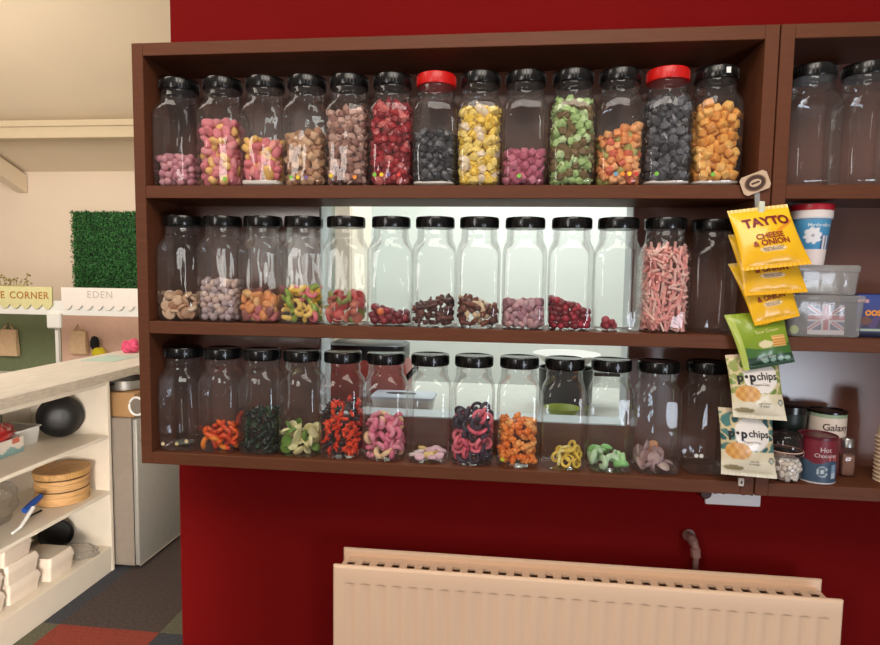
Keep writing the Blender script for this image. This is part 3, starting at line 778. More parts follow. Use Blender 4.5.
# round clip-top jar of white pebbles
jx = X(785.5, 470, .03); jh = at(788, 432, .03).z - Zb
JHR = .043
r = tag(empty('clip_top_jar', (jx, .040, Zb)), 'round glass clip top jar of white sweets on the bottom tier', 'jar')
m = MB(); m.lathe([(.026, .001), (.034, .004), (.041, .016), (.0435, .032), (.041, .048), (.036, .058), (.0345, .066), (.0365, .068), (.0365, .072)], 44, caps=(True, False)); m.build('glass_body', GLASS, r, 180)
m = MB(); m.lathe([(.0345, .072), (.0385, .073), (.0395, .078), (.0385, jh - .010), (.032, jh - .002), (.001, jh)], 44); m.build('lid', mat_glass('smoky_glass', (.62, .52, .52), (.4, .36, .36), rough=.06), r, 180)
m = MB(); m.tube([(.0393 * math.cos(2 * PI * i / 36), .0393 * math.sin(2 * PI * i / 36), .0755) for i in range(36)], .0016, 6, closed=True); m.build('rubber_seal', mat('tan_seal', (214, 178, 160), .5), r, 180)
m = MB(); m.tube([(-.040, -.004, .074), (-.041, -.006, .060), (.0, -.0445, .064), (.041, -.006, .060), (.046, -.010, .082)], .0012, 6); m.build('wire_clip', STEEL, r, 180)
MJ = [sw_mesh('pillow', .0078, mat('white_sweet_%d' % i, c, .5, var=.05), 'white_sweet') for i, c in enumerate([(238, 226, 214), (228, 212, 198), (244, 236, 228)])]
pts = []
for _ in range(4000):
    p = np.array([rng.uniform(-.036, .036), rng.uniform(-.036, .036), rng.uniform(.010, .056)])
    R_ = (.0325 if p[2] > .012 else .027) if p[2] < .05 else .027
    if p[0] ** 2 + p[1] ** 2 > R_ ** 2: continue
    if p[1] > .012 and p[2] < .045: continue
    if all(np.sum((p - q) ** 2) > .0105 ** 2 for q in pts): pts.append(p)
for p in pts:
    o = bpy.data.objects.new('white_sweet', random.choice(MJ)); COL.objects.link(o); o.location = (jx + p[0], .040 + p[1], Zb + p[2]); o.rotation_euler = [random.uniform(0, 6) for _ in range(3)]
    tag(o, 'white sweet inside the round clip top jar', 'sweet', 'white sweets in the clip top jar')
# two drinking-chocolate tins
gx = X(828, 440, .10); gh = at(828, 412, .10).z - Zb
r = tag(empty('chocolate_tin', (gx + .012, .134, Zb)), 'cream drinking chocolate tin behind the maroon one', 'tin')
def gcol(a, z):
    f = z / gh
    if f > .90: return (150, 170, 140)
    if f > .60: return (226, 208, 192)
    return (120, 60, 60)
painted_lathe([(.043, 0), (.0435, .001), (.0435, gh - .006)], 60, gcol, 'tin_body', r, gh)
m = MB(); m.lathe([(.0425, gh - .006), (.0445, gh - .0055), (.0445, gh - .001), (.042, gh), (.041, gh - .003), (.001, gh - .003)], 48); m.build('lid', BLACK, r, 35)
m = MB(); cyl_text(m, 'Galaxy', .0437, gh * .765, .05, .0175, .95, .01); m.build('lettering', mat('dark_brown_ink', (50, 24, 24), .5), r, 0)
hx = X(822.5, 470, .02); hh = at(821, 434, .05).z - Zb
r = tag(empty('chocolate_tin', (hx, .053, Zb)), 'maroon and slate blue drinking chocolate tin at the shelf front', 'tin')
def hcol(a, z):
    f = z / hh
    if f < .035: return (214, 206, 206)
    if f < .47 + .04 * math.sin(a * 4): 
        c = (62, 82, 104)
        d = math.hypot((a + .12) / .26, (f - .27) / .12)
        if d < 1: c = (190, 200, 208) if (d > .82 or d < .4) else (70, 92, 112)
        if .35 < a < .75 and .12 < f < .42: c = (130, 160, 190) if f > .24 else (186, 200, 214)
        return c
    if .47 < f < .62 and .15 < a < .7 and math.sin(a * 28) > -.3: return (222, 120, 116)
    return mixc((104, 22, 38), (126, 34, 48), f)
painted_lathe([(.042, 0), (.0435, .001), (.0435, hh - .007)], 72, hcol, 'tin_body', r, hh)
m = MB(); m.lathe([(.0425, hh - .007), (.0447, hh - .0065), (.0447, hh - .001), (.042, hh), (.041, hh - .003), (.001, hh - .003)], 48); m.build('lid', mat('maroon_lid', (92, 20, 34), .35, var=.05), r, 35)
m = MB(); cyl_text(m, 'Hot', .0437, hh * .745, .0, .012, .95, .0); cyl_text(m, 'Chocolate', .0437, hh * .62, .05, .0095, .95, .0); m.build('lettering', mat('pale_ink', (226, 206, 206), .5), r, 0)
# glass shaker with a metal cap
sx_ = X(847, 460, .09); shh = at(847, 437, .09).z - Zb
r = tag(empty('salt_shaker', (sx_, .095, Zb)), 'small glass shaker with silver cap beside the chocolate tins', 'shaker')
m = MB(); m.loft([supr(.0150, 4, 28, z=.001), supr(.0170, 5, 28, z=.005), supr(.0170, 5, 28, z=shh - .036), supr(.0135, 2.4, 28, z=shh - .024)], caps=(True, False)); m.build('glass_body', GLASS, r, 180)
m = MB(); m.lathe([(.0130, 0), (.0152, .001), (.0152, .018), (.012, .023), (.001, .024)], 32, (0, 0, shh - .026)); m.build('cap', STEEL, r, 40)
m = MB(); m.loft([supr(.0145, 4, 24, z=.004), supr(.0155, 5, 24, z=.006), supr(.0155, 5, 24, z=shh * .55)]); m.build('contents', mat('brown_powder', (150, 104, 84), .8, var=.1, scale=200), r, 40)
# stack of paper cups, upside down, each cup a thing
cux = at(893, 470, .06).x; czt = at(880, 404, .06).z - Zb
CUP = mat('buff_paper_cup', (224, 196, 166), .6, var=.03)
m = MB(); m.lathe([(.0385, .0), (.0400, .0015), (.0385, .0032), (.036, .004), (.0275, .0845), (.0272, .0855), (.026, .083), (.001, .083)], 40, caps=(False, True)); cme = m.mesh('paper_cup', CUP, 40)
ncup = 12; st = (czt - .085) / (ncup - 1)
for k in range(ncup):
    o = bpy.data.objects.new('paper_cup', cme); COL.objects.link(o); o.location = (cux, .062, Zb + .0005 + k * st)
    tag(o, 'buff paper cup in the upturned stack at the right edge', 'cup', 'paper cups in the upturned stack')
# tiny white clip on the bottom board
q = at(741, 482, -.003); m = MB(); m.box((-.0065, -.003, -.010), (.0065, .0028, .010), .0015); m.box((-.002, -.0036, -.004), (.002, -.0028, .004), .0004, mi=1)
m.box((-.0065, 0.0, -.0098), (.0065, .0029, .0098))
tag(m.build('strip_hook', [mat('off_white_plastic', (214, 200, 190), .4), DARK], None, 30, (q.x, -.0035, q.z)), 'tiny white plastic hook on the front of the bottom board', 'hook')

# ------------------------------------------------------------------ socket, radiator, pipe under the shelves
r = tag(empty('wall_socket', (1.6195, D, -.045)), 'white double wall socket half hidden under the shelf', 'socket')
SOCK = mat('white_socket_plastic', (246, 246, 250), .3, var=.02)
m = MB(); m.box((-.073, -.011, -.050), (.073, -.0004, .036), .004, seg=2); m.build('face_plate', SOCK, r, 35)
for sx0 in (-.037, .037):
    m = MB(); m.box((sx0 - .0045, -.0125, .016), (sx0 + .0045, -.0105, .026), .0006)
    for d in (-.011, .011): m.box((sx0 + d - .0035, -.0117, -.0185), (sx0 + d + .0035, -.0105, -.0145), .0003)
    m.box((sx0 - .002, -.0117, -.004), (sx0 + .002, -.0105, .004), .0003); m.build('pin_holes', DARK, r, 0)
    m = MB(); m.box((sx0 + .018 - .006, -.0145, .008), (sx0 + .018 + .006, -.0108, .026), .0015); m.build('rocker_switch', SOCK, r, 30)
m = MB(); m.lathe([(.016, 0), (.016, .016), (.013, .02)], 24, M=Matrix.Translation((1.545, D, -.062)) @ Matrix.Rotation(PI / 2, 4, 'X')); 
tag(m.build('cable_grommet', mat('dark_brown_plastic', (70, 32, 28), .5), None, 40), 'dark brown round cable grommet left of the wall socket', 'grommet')

RX0, RX1, RZ1, RZ0 = .539, 1.828, -.255, -.855
r = tag(empty('radiator', ((RX0 + RX1) / 2, .06, RZ0)), 'long cream double panel radiator under the shelves', 'radiator')
cxr = (RX0 + RX1) / 2
def rad_panel(yf, yb, nm, x0, x1):
    """Pressed panel: rounded border with vertical channels sunk between plain top and bottom rails."""
    m = MB(); n = 29; pitch = (x1 - x0 - .05) / n
    nu = n * 8; prof = [0, .012, .030, .045, .052, .062, .3, .55, .585, .6]
    H = RZ1 - RZ0
    def pos(u, zi):
        x = x0 + u * (x1 - x0); zrel = zi
        k = sm(.044, .051, zrel) * sm(H - .044, H - .051, zrel)
        t_ = ((x - x0 - .025) / pitch) % 1.0
        inside = 1 if x0 + .025 < x < x1 - .025 else 0
        gr = (sm(.18, .42, t_) - sm(.60, .84, t_)) * k * inside
        edge = min(x - x0, x1 - x, zrel, H - zrel); rd = .006 * (1 - min(1, edge / .006)) ** 2
        return (x - cxr, yf - .06 + .0048 * gr + rd, RZ1 - RZ0 - zrel)
    zs = [0, .002, .004, .007, .03, .043, .045, .047, .0485, .050, .052, .15, .3, .45,   .545, .548, .55, .552, .554, .557, .59, .594, .597, .6]
    us = sorted(set([0, .0008, .0016, .003, .0045] + [i / nu for i in range(1, nu)] + [1 - .0045, 1 - .003, 1 - .0016, 1 - .0008, 1]))
    vs = [pos(u, z) for z in zs for u in us]; k = len(us)
    m.add(vs, [(j * k + i, (j + 1) * k + i, (j + 1) * k + i + 1, j * k + i + 1) for j in range(len(zs) - 1) for i in range(k - 1)])
    m.box((x0 - cxr, yf - .06 + .0065, 0.0), (x1 - cxr, yb - .06, H), .002)
    return m.build(nm, RADW, r, 50)
rad_panel(.005, .0185, 'front_panel', RX0, RX1)
rad_panel(.105, .1185, 'rear_panel', RX0 + .001, RX1 - .001)
m = MB()
for i in range(62):        # convector fins between the panels
    x = RX0 + .05 + (RX1 - RX0 - .1) * i / 61
    m.box((x - cxr - .0006, .0195 - .06, .05), (x - cxr + .0006, .104 - .06, .47))
m.build('convector_fins', RADW, r, 0)['kind'] = 'stuff'
m = MB()
for i in range(29):
    x = RX0 + .045 + (RX1 - RX0 - .09) * i / 28.6
    m.box((x - cxr, .0192 - .06, .574), (x - cxr + .021, .1045 - .06, .580), .001)
m.box((RX0 + .02 - cxr, .080 - .06, .574), (RX1 - .02 - cxr, .1045 - .06, .5805)); m.box((RX0 + .02 - cxr, .0192 - .06, .574), (RX1 - .02 - cxr, .050 - .06, .5805))
m.build('top_grille', RADW, r, 0)
for x in (RX0 + .06, RX1 - .06):
    m = MB(); m.box((x - cxr - .015, .1190 - .06, .12), (x - cxr + .015, .1892 - .06, .5), .002); m.build('wall_bracket', RADW, r, 0)
m = MB(); m.box((RX0 - cxr + .004, .019 - .06, .045), (RX0 - cxr + .02, .1048 - .06, .57), .002); m.box((RX1 - cxr - .02, .019 - .06, .045), (RX1 - cxr - .004, .1048 - .06, .57), .002); m.build('side_cover', RADW, r, 30)
# copper pipe stub with elbow coming out of the wall above the radiator
pm = mat('grey_painted_pipe', (132, 96, 88), .5, var=.2, scale=60, bump=.2)
q = at(693, 541, .15)
r = tag(empty('pipe_elbow', (q.x, D, q.z)), 'grey brown pipe elbow coming out of the red wall above the radiator', 'pipe')
m = MB(); m.tube([(0, -.0004, 0), (0, -.024, .002), (.003, -.036, -.002), (.006, -.043, -.012), (.008, -.044, -.03), (.0095, -.044, -.11)], [.0085] * 2 + [.0095] * 2 + [.0085, .0075], 14); m.build('pipe', pm, r, 180)
m = MB(); m.tube([(0, -.016, .001), (0, -.030, 0), (.003, -.040, -.006)], [.0125, .0135, .0125], 14); m.tube([(.0062, -.043, -.018), (.0085, -.044, -.042)], .0130, 8); m.build('compression_nut', pm, r, 30)
m = MB(); m.lathe([(.017, 0), (.017, .003), (.010, .004)], 22, M=Matrix.Rotation(PI / 2, 4, 'X') @ Matrix.Translation((0, 0, .0004))); m.build('wall_collar', pm, r, 40)

# ------------------------------------------------------------------ serving counter on the left (open shelves face the aisle)
CX, CB = -.975, -1.40
CY0, CY1 = -.55, 1.248
r = tag(empty('shelf_cabinet', (CX, CY0, FZ)), 'white open shelf cabinet under the stone effect worktop', 'cabinet')
L_ = CY1 - CY0
def cb(nm, lo, hi, m=WHITE): MB().box((lo[0] - CX, lo[1] - CY0, lo[2] - FZ), (hi[0] - CX, hi[1] - CY0, hi[2] - FZ), .0012).build(nm, m, r, 30)
cb('side_panel', (CB, CY1 - .020, FZ), (CX, CY1, -.024)); cb('side_panel', (CB, CY0, FZ), (CX, CY0 + .02, -.024))
cb('divider', (CB + .012, .37, -.857), (CX - .02, .39, -.06)); 
cb('back_panel', (CB, CY0 + .02, FZ), (CB + .01, CY1 - .02, -.024))
for z in (-.296, -.58): cb('shelf', (CB + .01, CY0 + .02, z - .018), (CX - .002, CY1 - .02, z))
cb('bottom_board', (CB + .01, CY0 + .02, -.888), (CX - .001, CY1 - .02, -.870)); cb('plinth', (CX - .02, CY0 + .02, FZ), (CX - .003, CY1 - .02, -.888))
cb('top_rail', (CB + .01, CY0 + .02, -.046), (CX - .003, CY1 - .02, -.024))
STONE = mat('stone_worktop', (224, 217, 206), .5, var=.09, scale=7, stretch=(8, 1.2, 4))
EDGEM = mat('stone_worktop_edge', (206, 192, 174), .5, var=.15, scale=12, stretch=(4, 2, 10))
wt = tag(MB().box((CB - .03, CY0 - .02, -.0235), (CX + .012, 2.05, .021), .002).build('worktop', STONE, None, 30), 'long pale stone effect worktop over the white cabinet and fridge', 'worktop')
MB().box((CX + .0122, CY0 - .02, -.022), (CX + .0136, 2.05, .0195), .0004).build('edge_band', EDGEM, wt, 30)['label'] = 'greyish front edge'
# two legs hold the worktop's far end past the fridge
for lx in (CB, CX - .05): MB().box((lx, 1.98, FZ), (lx + .04, 2.02, -.024), .002).build('support_leg', WHITE, wt, 30)

# fridge
FR = mat('silver_fridge_door', (176, 173, 166), .45, metal=.3, var=.04, scale=40); FS = mat('grey_fridge_side', (150, 138, 126), .5, var=.04)
r = tag(empty('fridge', (-1.1, 1.26, FZ)), 'silver undercounter fridge past the end of the white cabinet', 'fridge')
m = MB(); m.box((-.28, .006, .012), (.222, .56, .782), .006); m.build('cabinet_body', FS, r, 30)
m = MB(); m.box((.227, .004, .018), (.252, .562, .780), .006, seg=2); dr = m.build('door', FR, r, 40)
m = MB(); m.box((.2225, .008, .022), (.2268, .556, .776)); m.build('door_seal', DARK, r, 0)
m = MB(); m.box((.2522, .02, .66), (.262, .045, .75), .004); m.build('handle', FS, dr, 40)
m = MB(); m.box((.2522, .004, .0165), (.2545, .562, .024), .0008); m.build('bottom_trim', mat('pale_metal_trim', (214, 204, 190), .4, metal=.3), dr, 30)
for a in (-.24, .17):
    for b in (.04, .52): MB().lathe([(.016, 0), (.016, .0122)], 16, (a, b, 0)).build('foot', DARK, r, 40)
ftop = FZ + .782
WICK = mat('bamboo', (176, 136, 92), .6, var=.22, scale=22, stretch=(10, 1, 10)); 
r = tag(empty('wooden_box', (-1.0, 1.29, ftop)), 'low wooden box with a white ring on top of the fridge', 'box')
m = MB(); m.box((-.2, 0, .0005), (.125, .22, .125), .004); m.build('box_body', WICK, r, 30)
q = at(137, 407, 1.288)
m = MB(); m.tube([(q.x + 1.0 + .04 * math.cos(2 * PI * i / 28), -.003, .060 + .045 * math.sin(2 * PI * i / 28)) for i in range(28)], .006, 8, closed=True); m.build('white_ring', WPAINT, r, 180)
m = MB(); m.lathe([(.035, 0), (.038, .004)], 24, M=Matrix.Translation((q.x + 1.0, -.0004, .06)) @ Matrix.Rotation(PI / 2, 4, 'X')); m.build('round_speaker', mat('grey_mesh', (120, 110, 100), .6, var=.2, scale=200), r, 40)
r = tag(empty('cooking_pot', (-1.0, 1.42, ftop + .126)), 'low metal pan standing on the wooden box above the fridge', 'pan')
m = MB(); m.lathe([(.08, 0), (.105, .004), (.11, .05), (.114, .052), (.106, .051), (.10, .008), (.001, .006)], 36); m.build('bowl', STEEL, r, 40)
m = MB(); m.box((-.01, -.17, .035), (.01, -.108, .044), .003); m.build('handle', BLACK, r, 40)

# things on the cabinet's shelves
q = (-1.19, 1.10)
r = tag(empty('plastic_tray', (-1.290, 1.000, -.2955)), 'white plastic tray box on the cabinet upper shelf', 'tray')
def taperbox(w0, d0, w1, d1, h, th, m_, nm, par):
    m = MB(); m.loft([rrect(w0, d0, .01, .0), rrect(w1, d1, .012, h), rrect(w1 + .006, d1 + .006, .014, h), rrect(w1 + .006, d1 + .006, .014, h + .004), rrect(w1 - th, d1 - th, .01, h + .004), rrect(w0 - th, d0 - th, .008, .004)], caps=(True, True)); return m.build(nm, m_, par, 35)
taperbox(.075, .062, .084, .070, .080, .004, WPAINT, 'tray_body', r)
CARDBLUE = PAPER
r = tag(empty('cardboard_carton', (-1.24, .76, -.2955)), 'white and pale blue carton at the left edge of the upper shelf', 'carton')
NU, NV = 40, 20
m = MB(); m.box((-.07, -.17, 0), (.07, .165, .072), .002); m.build('box', WPAINT, r, 30)
m = MB(); m.grid(lambda u, v: (.0705, -.168 + u * .331, .070 * (1 - v) + .001), NU, NV); o = m.build('printed_side', PAPER, r, 0)
def cc(i):
    u, v = (i % (NU + 1)) / NU, (i // (NU + 1)) / NV
    if v > .62 + .14 * math.sin(u * 22) : return (140, 176, 176)
    if v < .35 and u > .8 and abs(u - .88) < .06: return (206, 110, 90)
    return (236, 226, 214)
paint(o.data, cc)
def blob(nm, m_, parent, sc, seed, amp=.2, sub=4, flat=-.2, loc=None):
    rs = random.Random(seed); ph = [rs.uniform(0, 6) for _ in range(6)]
    m = MB(); bm = bmesh.new(); bmesh.ops.create_icosphere(bm, subdivisions=sub, radius=1)
    for w in bm.verts:
        c = w.co; k = 1 + amp * (.5 * math.sin(5 * c.x + ph[0]) * math.sin(4 * c.y + ph[1]) + .35 * math.sin(11 * c.z + 6 * c.x + ph[2]) + .25 * abs(math.sin(9 * c.y + 8 * c.x + ph[3])))
        w.co = Vector((c.x * k * sc[0], c.y * k * sc[1], max(flat * sc[2], c.z * k * sc[2])))
    bm.verts.index_update(); m.add([w.co[:] for w in bm.verts], [[w.index for w in f.verts] for f in bm.faces]); bm.free()
    return m.build(nm, m_, parent, 180, loc)
tag(blob('red_bag', mat('red_shiny_bag', (196, 22, 24), .25, var=.2, scale=20, coat=.4), None, (.075, .17, .06), 3, .3, flat=-.3, loc=(-1.245, .75, -.2955 + .0723 + .0185)), 'crumpled shiny red bag on top of the white and blue carton', 'bag')
tag(blob('black_bin_bag', mat('black_bag_plastic', (22, 21, 22), .35, var=.3, scale=25, bump=.3), None, (.10, .125, .125), 5, .12, flat=-.9, loc=(-1.275, 1.02 + .06, -.2955 + .1126 + .0)), 'round black bag behind the white tray on the upper shelf', 'bag') if False else None
r = tag(empty('black_wok', (-1.170, 1.150, -.2955), (0, 0, -1.0)), 'large round black pan stood on edge against the cabinet end', 'pan')
MW = Matrix.Translation((0, 0, .1035)) @ Matrix.Rotation(PI / 2, 4, 'Y')
m = MB(); m.lathe([(.001, .048), (.04, .046), (.07, .038), (.09, .016), (.101, -.006), (.1025, -.008), (.098, -.008), (.075, .016), (.001, .034)], 44, M=MW); m.build('bowl', mat('black_iron', (24, 23, 24), .45, var=.3, scale=30, bump=.3), r, 40)
m = MB(); m.tube([(0, -.02, .2045), (0, -.02, .220), (0, .02, .220), (0, .02, .2045)], .005, 8); m.build('handle', BLACK, r, 180)
r = tag(empty('wire_rack', (-1.36, .85, -.2955)), 'grey stacked cooling rack leaning behind the red bag', 'rack')
m = MB()
for k in range(7): m.tube([(.0, -.16, .05 + .028 * k), (.0, .16, .05 + .028 * k)], .004, 6)
m.build('bars', STEEL, r, 180)
m = MB(); m.tube([(0, -.165, .004), (0, -.165, .23), (0, .165, .23), (0, .165, .004)], .005, 6); m.build('frame', STEEL, r, 180)

# bamboo steamer, two tiers and a lid
r = tag(empty('bamboo_steamer', (-1.125, 1.095, -.5795)), 'round two tier bamboo steamer with lid on the middle shelf', 'steamer')
BAM = mat('bamboo_light', (206, 160, 104), .55, var=.2, scale=14, stretch=(1, 1, 16)); BAMD = mat('bamboo_weave', (196, 150, 92), .55, var=.25, scale=40, stretch=(1, 6, 1))
def btier(z, h, nm):
    m = MB(); m.lathe([(.104, 0), (.114, .001), (.114, h * .3), (.117, h * .32), (.117, h * .62), (.114, h * .64), (.114, h), (.106, h), (.104, h - .01), (.001, .012)], 48, (0, 0, z)); return m.build(nm, BAM, r, 35)
btier(.0005, .060, 'lower_basket'); btier(.066, .050, 'upper_basket')
m = MB(); m.lathe([(.098, .058), (.110, .0605), (.110, .0662), (.098, .068)], 40, caps=(True, True)); m.lathe([(.098, .114), (.1085, .1163), (.1085, .1245), (.098, .126)], 40); m.build('shadow_rings', mat('gap_shade_brown', (92, 62, 36), .7, var=.2), r, 40)  # dark rings stand in for the shade in the gaps between tiers
m = MB(); m.lathe([(.112, 0), (.120, .001), (.121, .026), (.117, .030), (.112, .0275), (.06, .034), (.001, .036)], 48, (0, 0, .1245)); m.build('lid', BAMD, r, 35)
# clear bag of cups and blue roll to the left of the steamer
tag(blob('clear_plastic_bag', CLEARBAG, None, (.10, .15, .11), 9, .15, flat=-.8, loc=(-1.22, .74, -.5795 + .0882)), 'clear crumpled plastic bag at the left of the middle shelf', 'bag')
r = tag(empty('bag_sealer', (-1.075, .855, -.5795)), 'blue handled tool lying before the clear bag', 'tool')
A, B = Vector((.005, -.055, .060)), Vector((-.01, .055, .083))
m = MB(); m.tube([A, A.lerp(B, .5), B], [.013, .015, .012], 12); m.build('blue_handle', mat('blue_plastic', (34, 78, 160), .35, var=.1), r, 60)
m = MB(); m.tube([A + Vector((.012, .035, .002)), A + Vector((.03, -.06, -.048)), A + Vector((.03, -.10, -.0535))], [.009, .008, .006], 10); m.build('white_blade', WPAINT, r, 60)
m = MB(); m.tube([(-.03, -.02, .006), (-.03, .08, .006)], .005, 8); m.build('dark_rod', DARK, r, 60)
# white takeaway boxes on the bottom board
BZ = -.8695
BOXM = mat('white_card_box', (238, 222, 204), .6, var=.03)
def tbox(x, y, z, w, d, h, label, rot=0.):
    r = tag(empty('takeaway_box', (x, y, z), (0, 0, rot)), label, 'box', 'white takeaway boxes on the bottom board')
    m = MB(); m.loft([rrect(w * .9, d * .9, .008, .0), rrect(w, d, .010, h * .62)]); m.build('base', BOXM, r, 35)
    m = MB(); m.loft([rrect(w * 1.03, d * 1.03, .010, h * .62 + .0004), rrect(w * 1.03, d * 1.03, .010, h * .68), rrect(w * .98, d * .98, .012, h * .9), rrect(w * .9, d * .9, .012, h)]); m.build('lid', BOXM, r, 35)
tbox(-1.10, .74, BZ, .075, .085, .085, 'white takeaway box at the bottom of the left stack')
tbox(-1.10, .735, BZ + .0855, .075, .085, .085, 'white takeaway box, middle of the left stack')
tbox(-1.105, .715, BZ + .171, .073, .08, .078, 'white takeaway box topmost in the left stack', .06)
tbox(-1.09, .90 + .03, BZ, .085, .075, .105, 'white takeaway box alone, right of the stack')
tbox(-1.10, .555, BZ, .075, .085, .085, 'white takeaway box cut by the left edge, beneath another')
tbox(-1.10, .55, BZ + .0855, .075, .085, .085, 'white takeaway box cut by the left edge, on another')
r = tag(empty('frying_pan', (-1.225, 1.165, BZ), (0, 0, -1.0)), 'round dark pan stood on edge at the end of the bottom board', 'pan')
MW = Matrix.Translation((0, 0, .0785)) @ Matrix.Rotation(PI / 2, 4, 'Y')
m = MB(); m.lathe([(.001, -.008), (.058, -.008), (.074, .012), (.077, .012), (.062, -.013), (.001, -.013)], 40, M=MW); m.build('bowl', DARK, r, 40)
m = MB(); m.tube([(-.012, -.02, .158), (-.02, -.02, .185), (-.03, -.02, .20)], .008, 8); m.build('handle', BLACK, r, 60)
tag(blob('clear_plastic_wrap', CLEARBAG, None, (.09, .05, .035), 14, .3, flat=-.6, loc=(-1.07, 1.11, BZ + .0215)), 'crumpled clear plastic wrap on the bottom board beside the box', 'wrap')

# on the worktop
tag(MB().box((-1.36, 1.55, .0215), (-1.16, 1.78, .0235), .0004).build('leaflet', mat('pale_teal_paper', (190, 216, 206), .5, var=.1), None, 0), 'pale teal leaflet lying on the worktop end', 'leaflet')

# ------------------------------------------------------------------ toy market stall behind the counter
BY, BYB = 2.5, 3.05
r = tag(empty('toy_market_stall', (-2.25, BY, FZ)), 'white play market stall with scalloped awnings, green and pink back boards', 'stall')
SGREEN = mat('sage_green_board', (112, 124, 92), .7, var=.04); SPINK = mat('dusty_pink_board', (226, 188, 170), .7, var=.04)
def sb(nm, lo, hi, m, bev=.002): return MB().box((lo[0] + 2.25, lo[1] - BY, lo[2] - FZ), (hi[0] + 2.25, hi[1] - BY, hi[2] - FZ), bev).build(nm, m, r, 30)
sb('front_rail', (-3.6, BY - .02, .196), (-1.2, BY + .02, .236), WPAINT)
for x in (-3.55, -2.262, -1.235): sb('post', (x - .013, BY - .013, FZ + .0005), (x + .013, BY + .013, .196), WPAINT)
for x in (-3.55, -1.235): sb('post', (x - .016, BYB, FZ + .0005), (x + .016, BYB + .03, .24), WPAINT)
sb('back_board', (-3.55, BYB, FZ + .3), (-2.68, BYB + .02, .24), SGREEN); sb('back_board', (-2.678, BYB, FZ + .3), (-1.25, BYB + .02, .24), SPINK)
sb('counter_board', (-3.54, BY + .016, -.36), (-1.25, BYB - .002, -.335), WPAINT)
def scallop(x0, x1, z0, z1, n, m_, yy, nm, flip=False):
    """Board whose lower edge is cut in half rounds."""
    m = MB(); w = (x1 - x0) / n; top = []; bot = []
    for i in range(n):
        for k in range(9):
            t_ = k / 8; top.append((x0 + w * (i + t_), z1)); bot.append((x0 + w * (i + t_), z0 - (math.sin(PI * t_) * w * .42)))
    k = len(top); vs = [(x + 2.25, yy - BY, z - FZ) for x, z in top] + [(x + 2.25, yy - BY, z - FZ) for x, z in bot] + [(x + 2.25, yy + .012 - BY, z - FZ) for x, z in top] + [(x + 2.25, yy + .012 - BY, z - FZ) for x, z in bot]
    fs = []
    for i in range(k - 1): fs += [(i, k + i, k + i + 1, i + 1), (2 * k + i, 2 * k + i + 1, 3 * k + i + 1, 3 * k + i), (k + i, 3 * k + i, 3 * k + i + 1, k + i + 1), (i, i + 1, 2 * k + i + 1, 2 * k + i)]
    m.add(vs, fs); return m.build(nm, m_, r, 0)
SIGNY = mat('pale_yellow_sign', (222, 216, 160), .6, var=.03); SIGNW = mat('white_sign', (240, 232, 226), .6, var=.02); SCAL = mat('scallop_shade', (206, 214, 190), .6, var=.03)
s1 = scallop(-3.45, -2.272, .272, .398, 14, SIGNY, BY - .03, 'awning_sign'); s2 = scallop(-2.2, -1.24, .272, .398, 12, SIGNW, BY - .03, 'awning_sign')
sb('awning_backing', (-3.46, BY - .017, .236), (-1.23, BY - .008, .30), WPAINT)
def flat_text(s, cx, cz, size, m_, par, sp=1., bold=.0):
    vs, fs = text_geo(s, sp, bold); m = MB(); m.add([(cx + x * size + 2.25, BY - .0325 - BY, cz + y * size - FZ) for x, y in vs], fs); m.build('lettering', m_, par, 0)
flat_text('CAFE', -2.735, .338, .052, mat('ochre_ink', (176, 120, 50), .6), s1, 1.1, .015); flat_text('CORNER', -2.452, .338, .052, mat('ochre_ink', (176, 120, 50), .6), s1, 1.1, .015)
flat_text('EDEN', -1.90, .352, .052, mat('grey_ink', (196, 188, 184), .6), s2, 1.15, .0)
sb('bracket', (-2.31, BY - .05, .10), (-2.20, BY - .0205, .215), WPAINT, .008)
# sprig of twigs on top of the sign
rs = random.Random(4); m = MB()
for k in range(16):
    x = -2.80 + .30 * k / 15; p = Vector((x, BY - .02, .399)); q = p + Vector((rs.uniform(-.05, .06), rs.uniform(-.02, .02), rs.uniform(.04, .10)))
    m.tube([p, p.lerp(q, .5) + Vector((.01, 0, .01)), q], .003, 5)
    for j in range(3):
        a = q + Vector((rs.uniform(-.02, .02), rs.uniform(-.01, .01), rs.uniform(-.03, .01)))
        m.lathe([(.001, -.008), (.010, 0), (.001, .008)], 6, a)
m.tube([(-2.82, BY - .02, .404), (-2.47, BY - .02, .404)], .004, 6)
tag(m.build('twig_sprig', mat('olive_twig', (170, 156, 104), .7, var=.2), None, 60), 'sprig of olive brown twigs on top of the yellow sign', 'sprig')
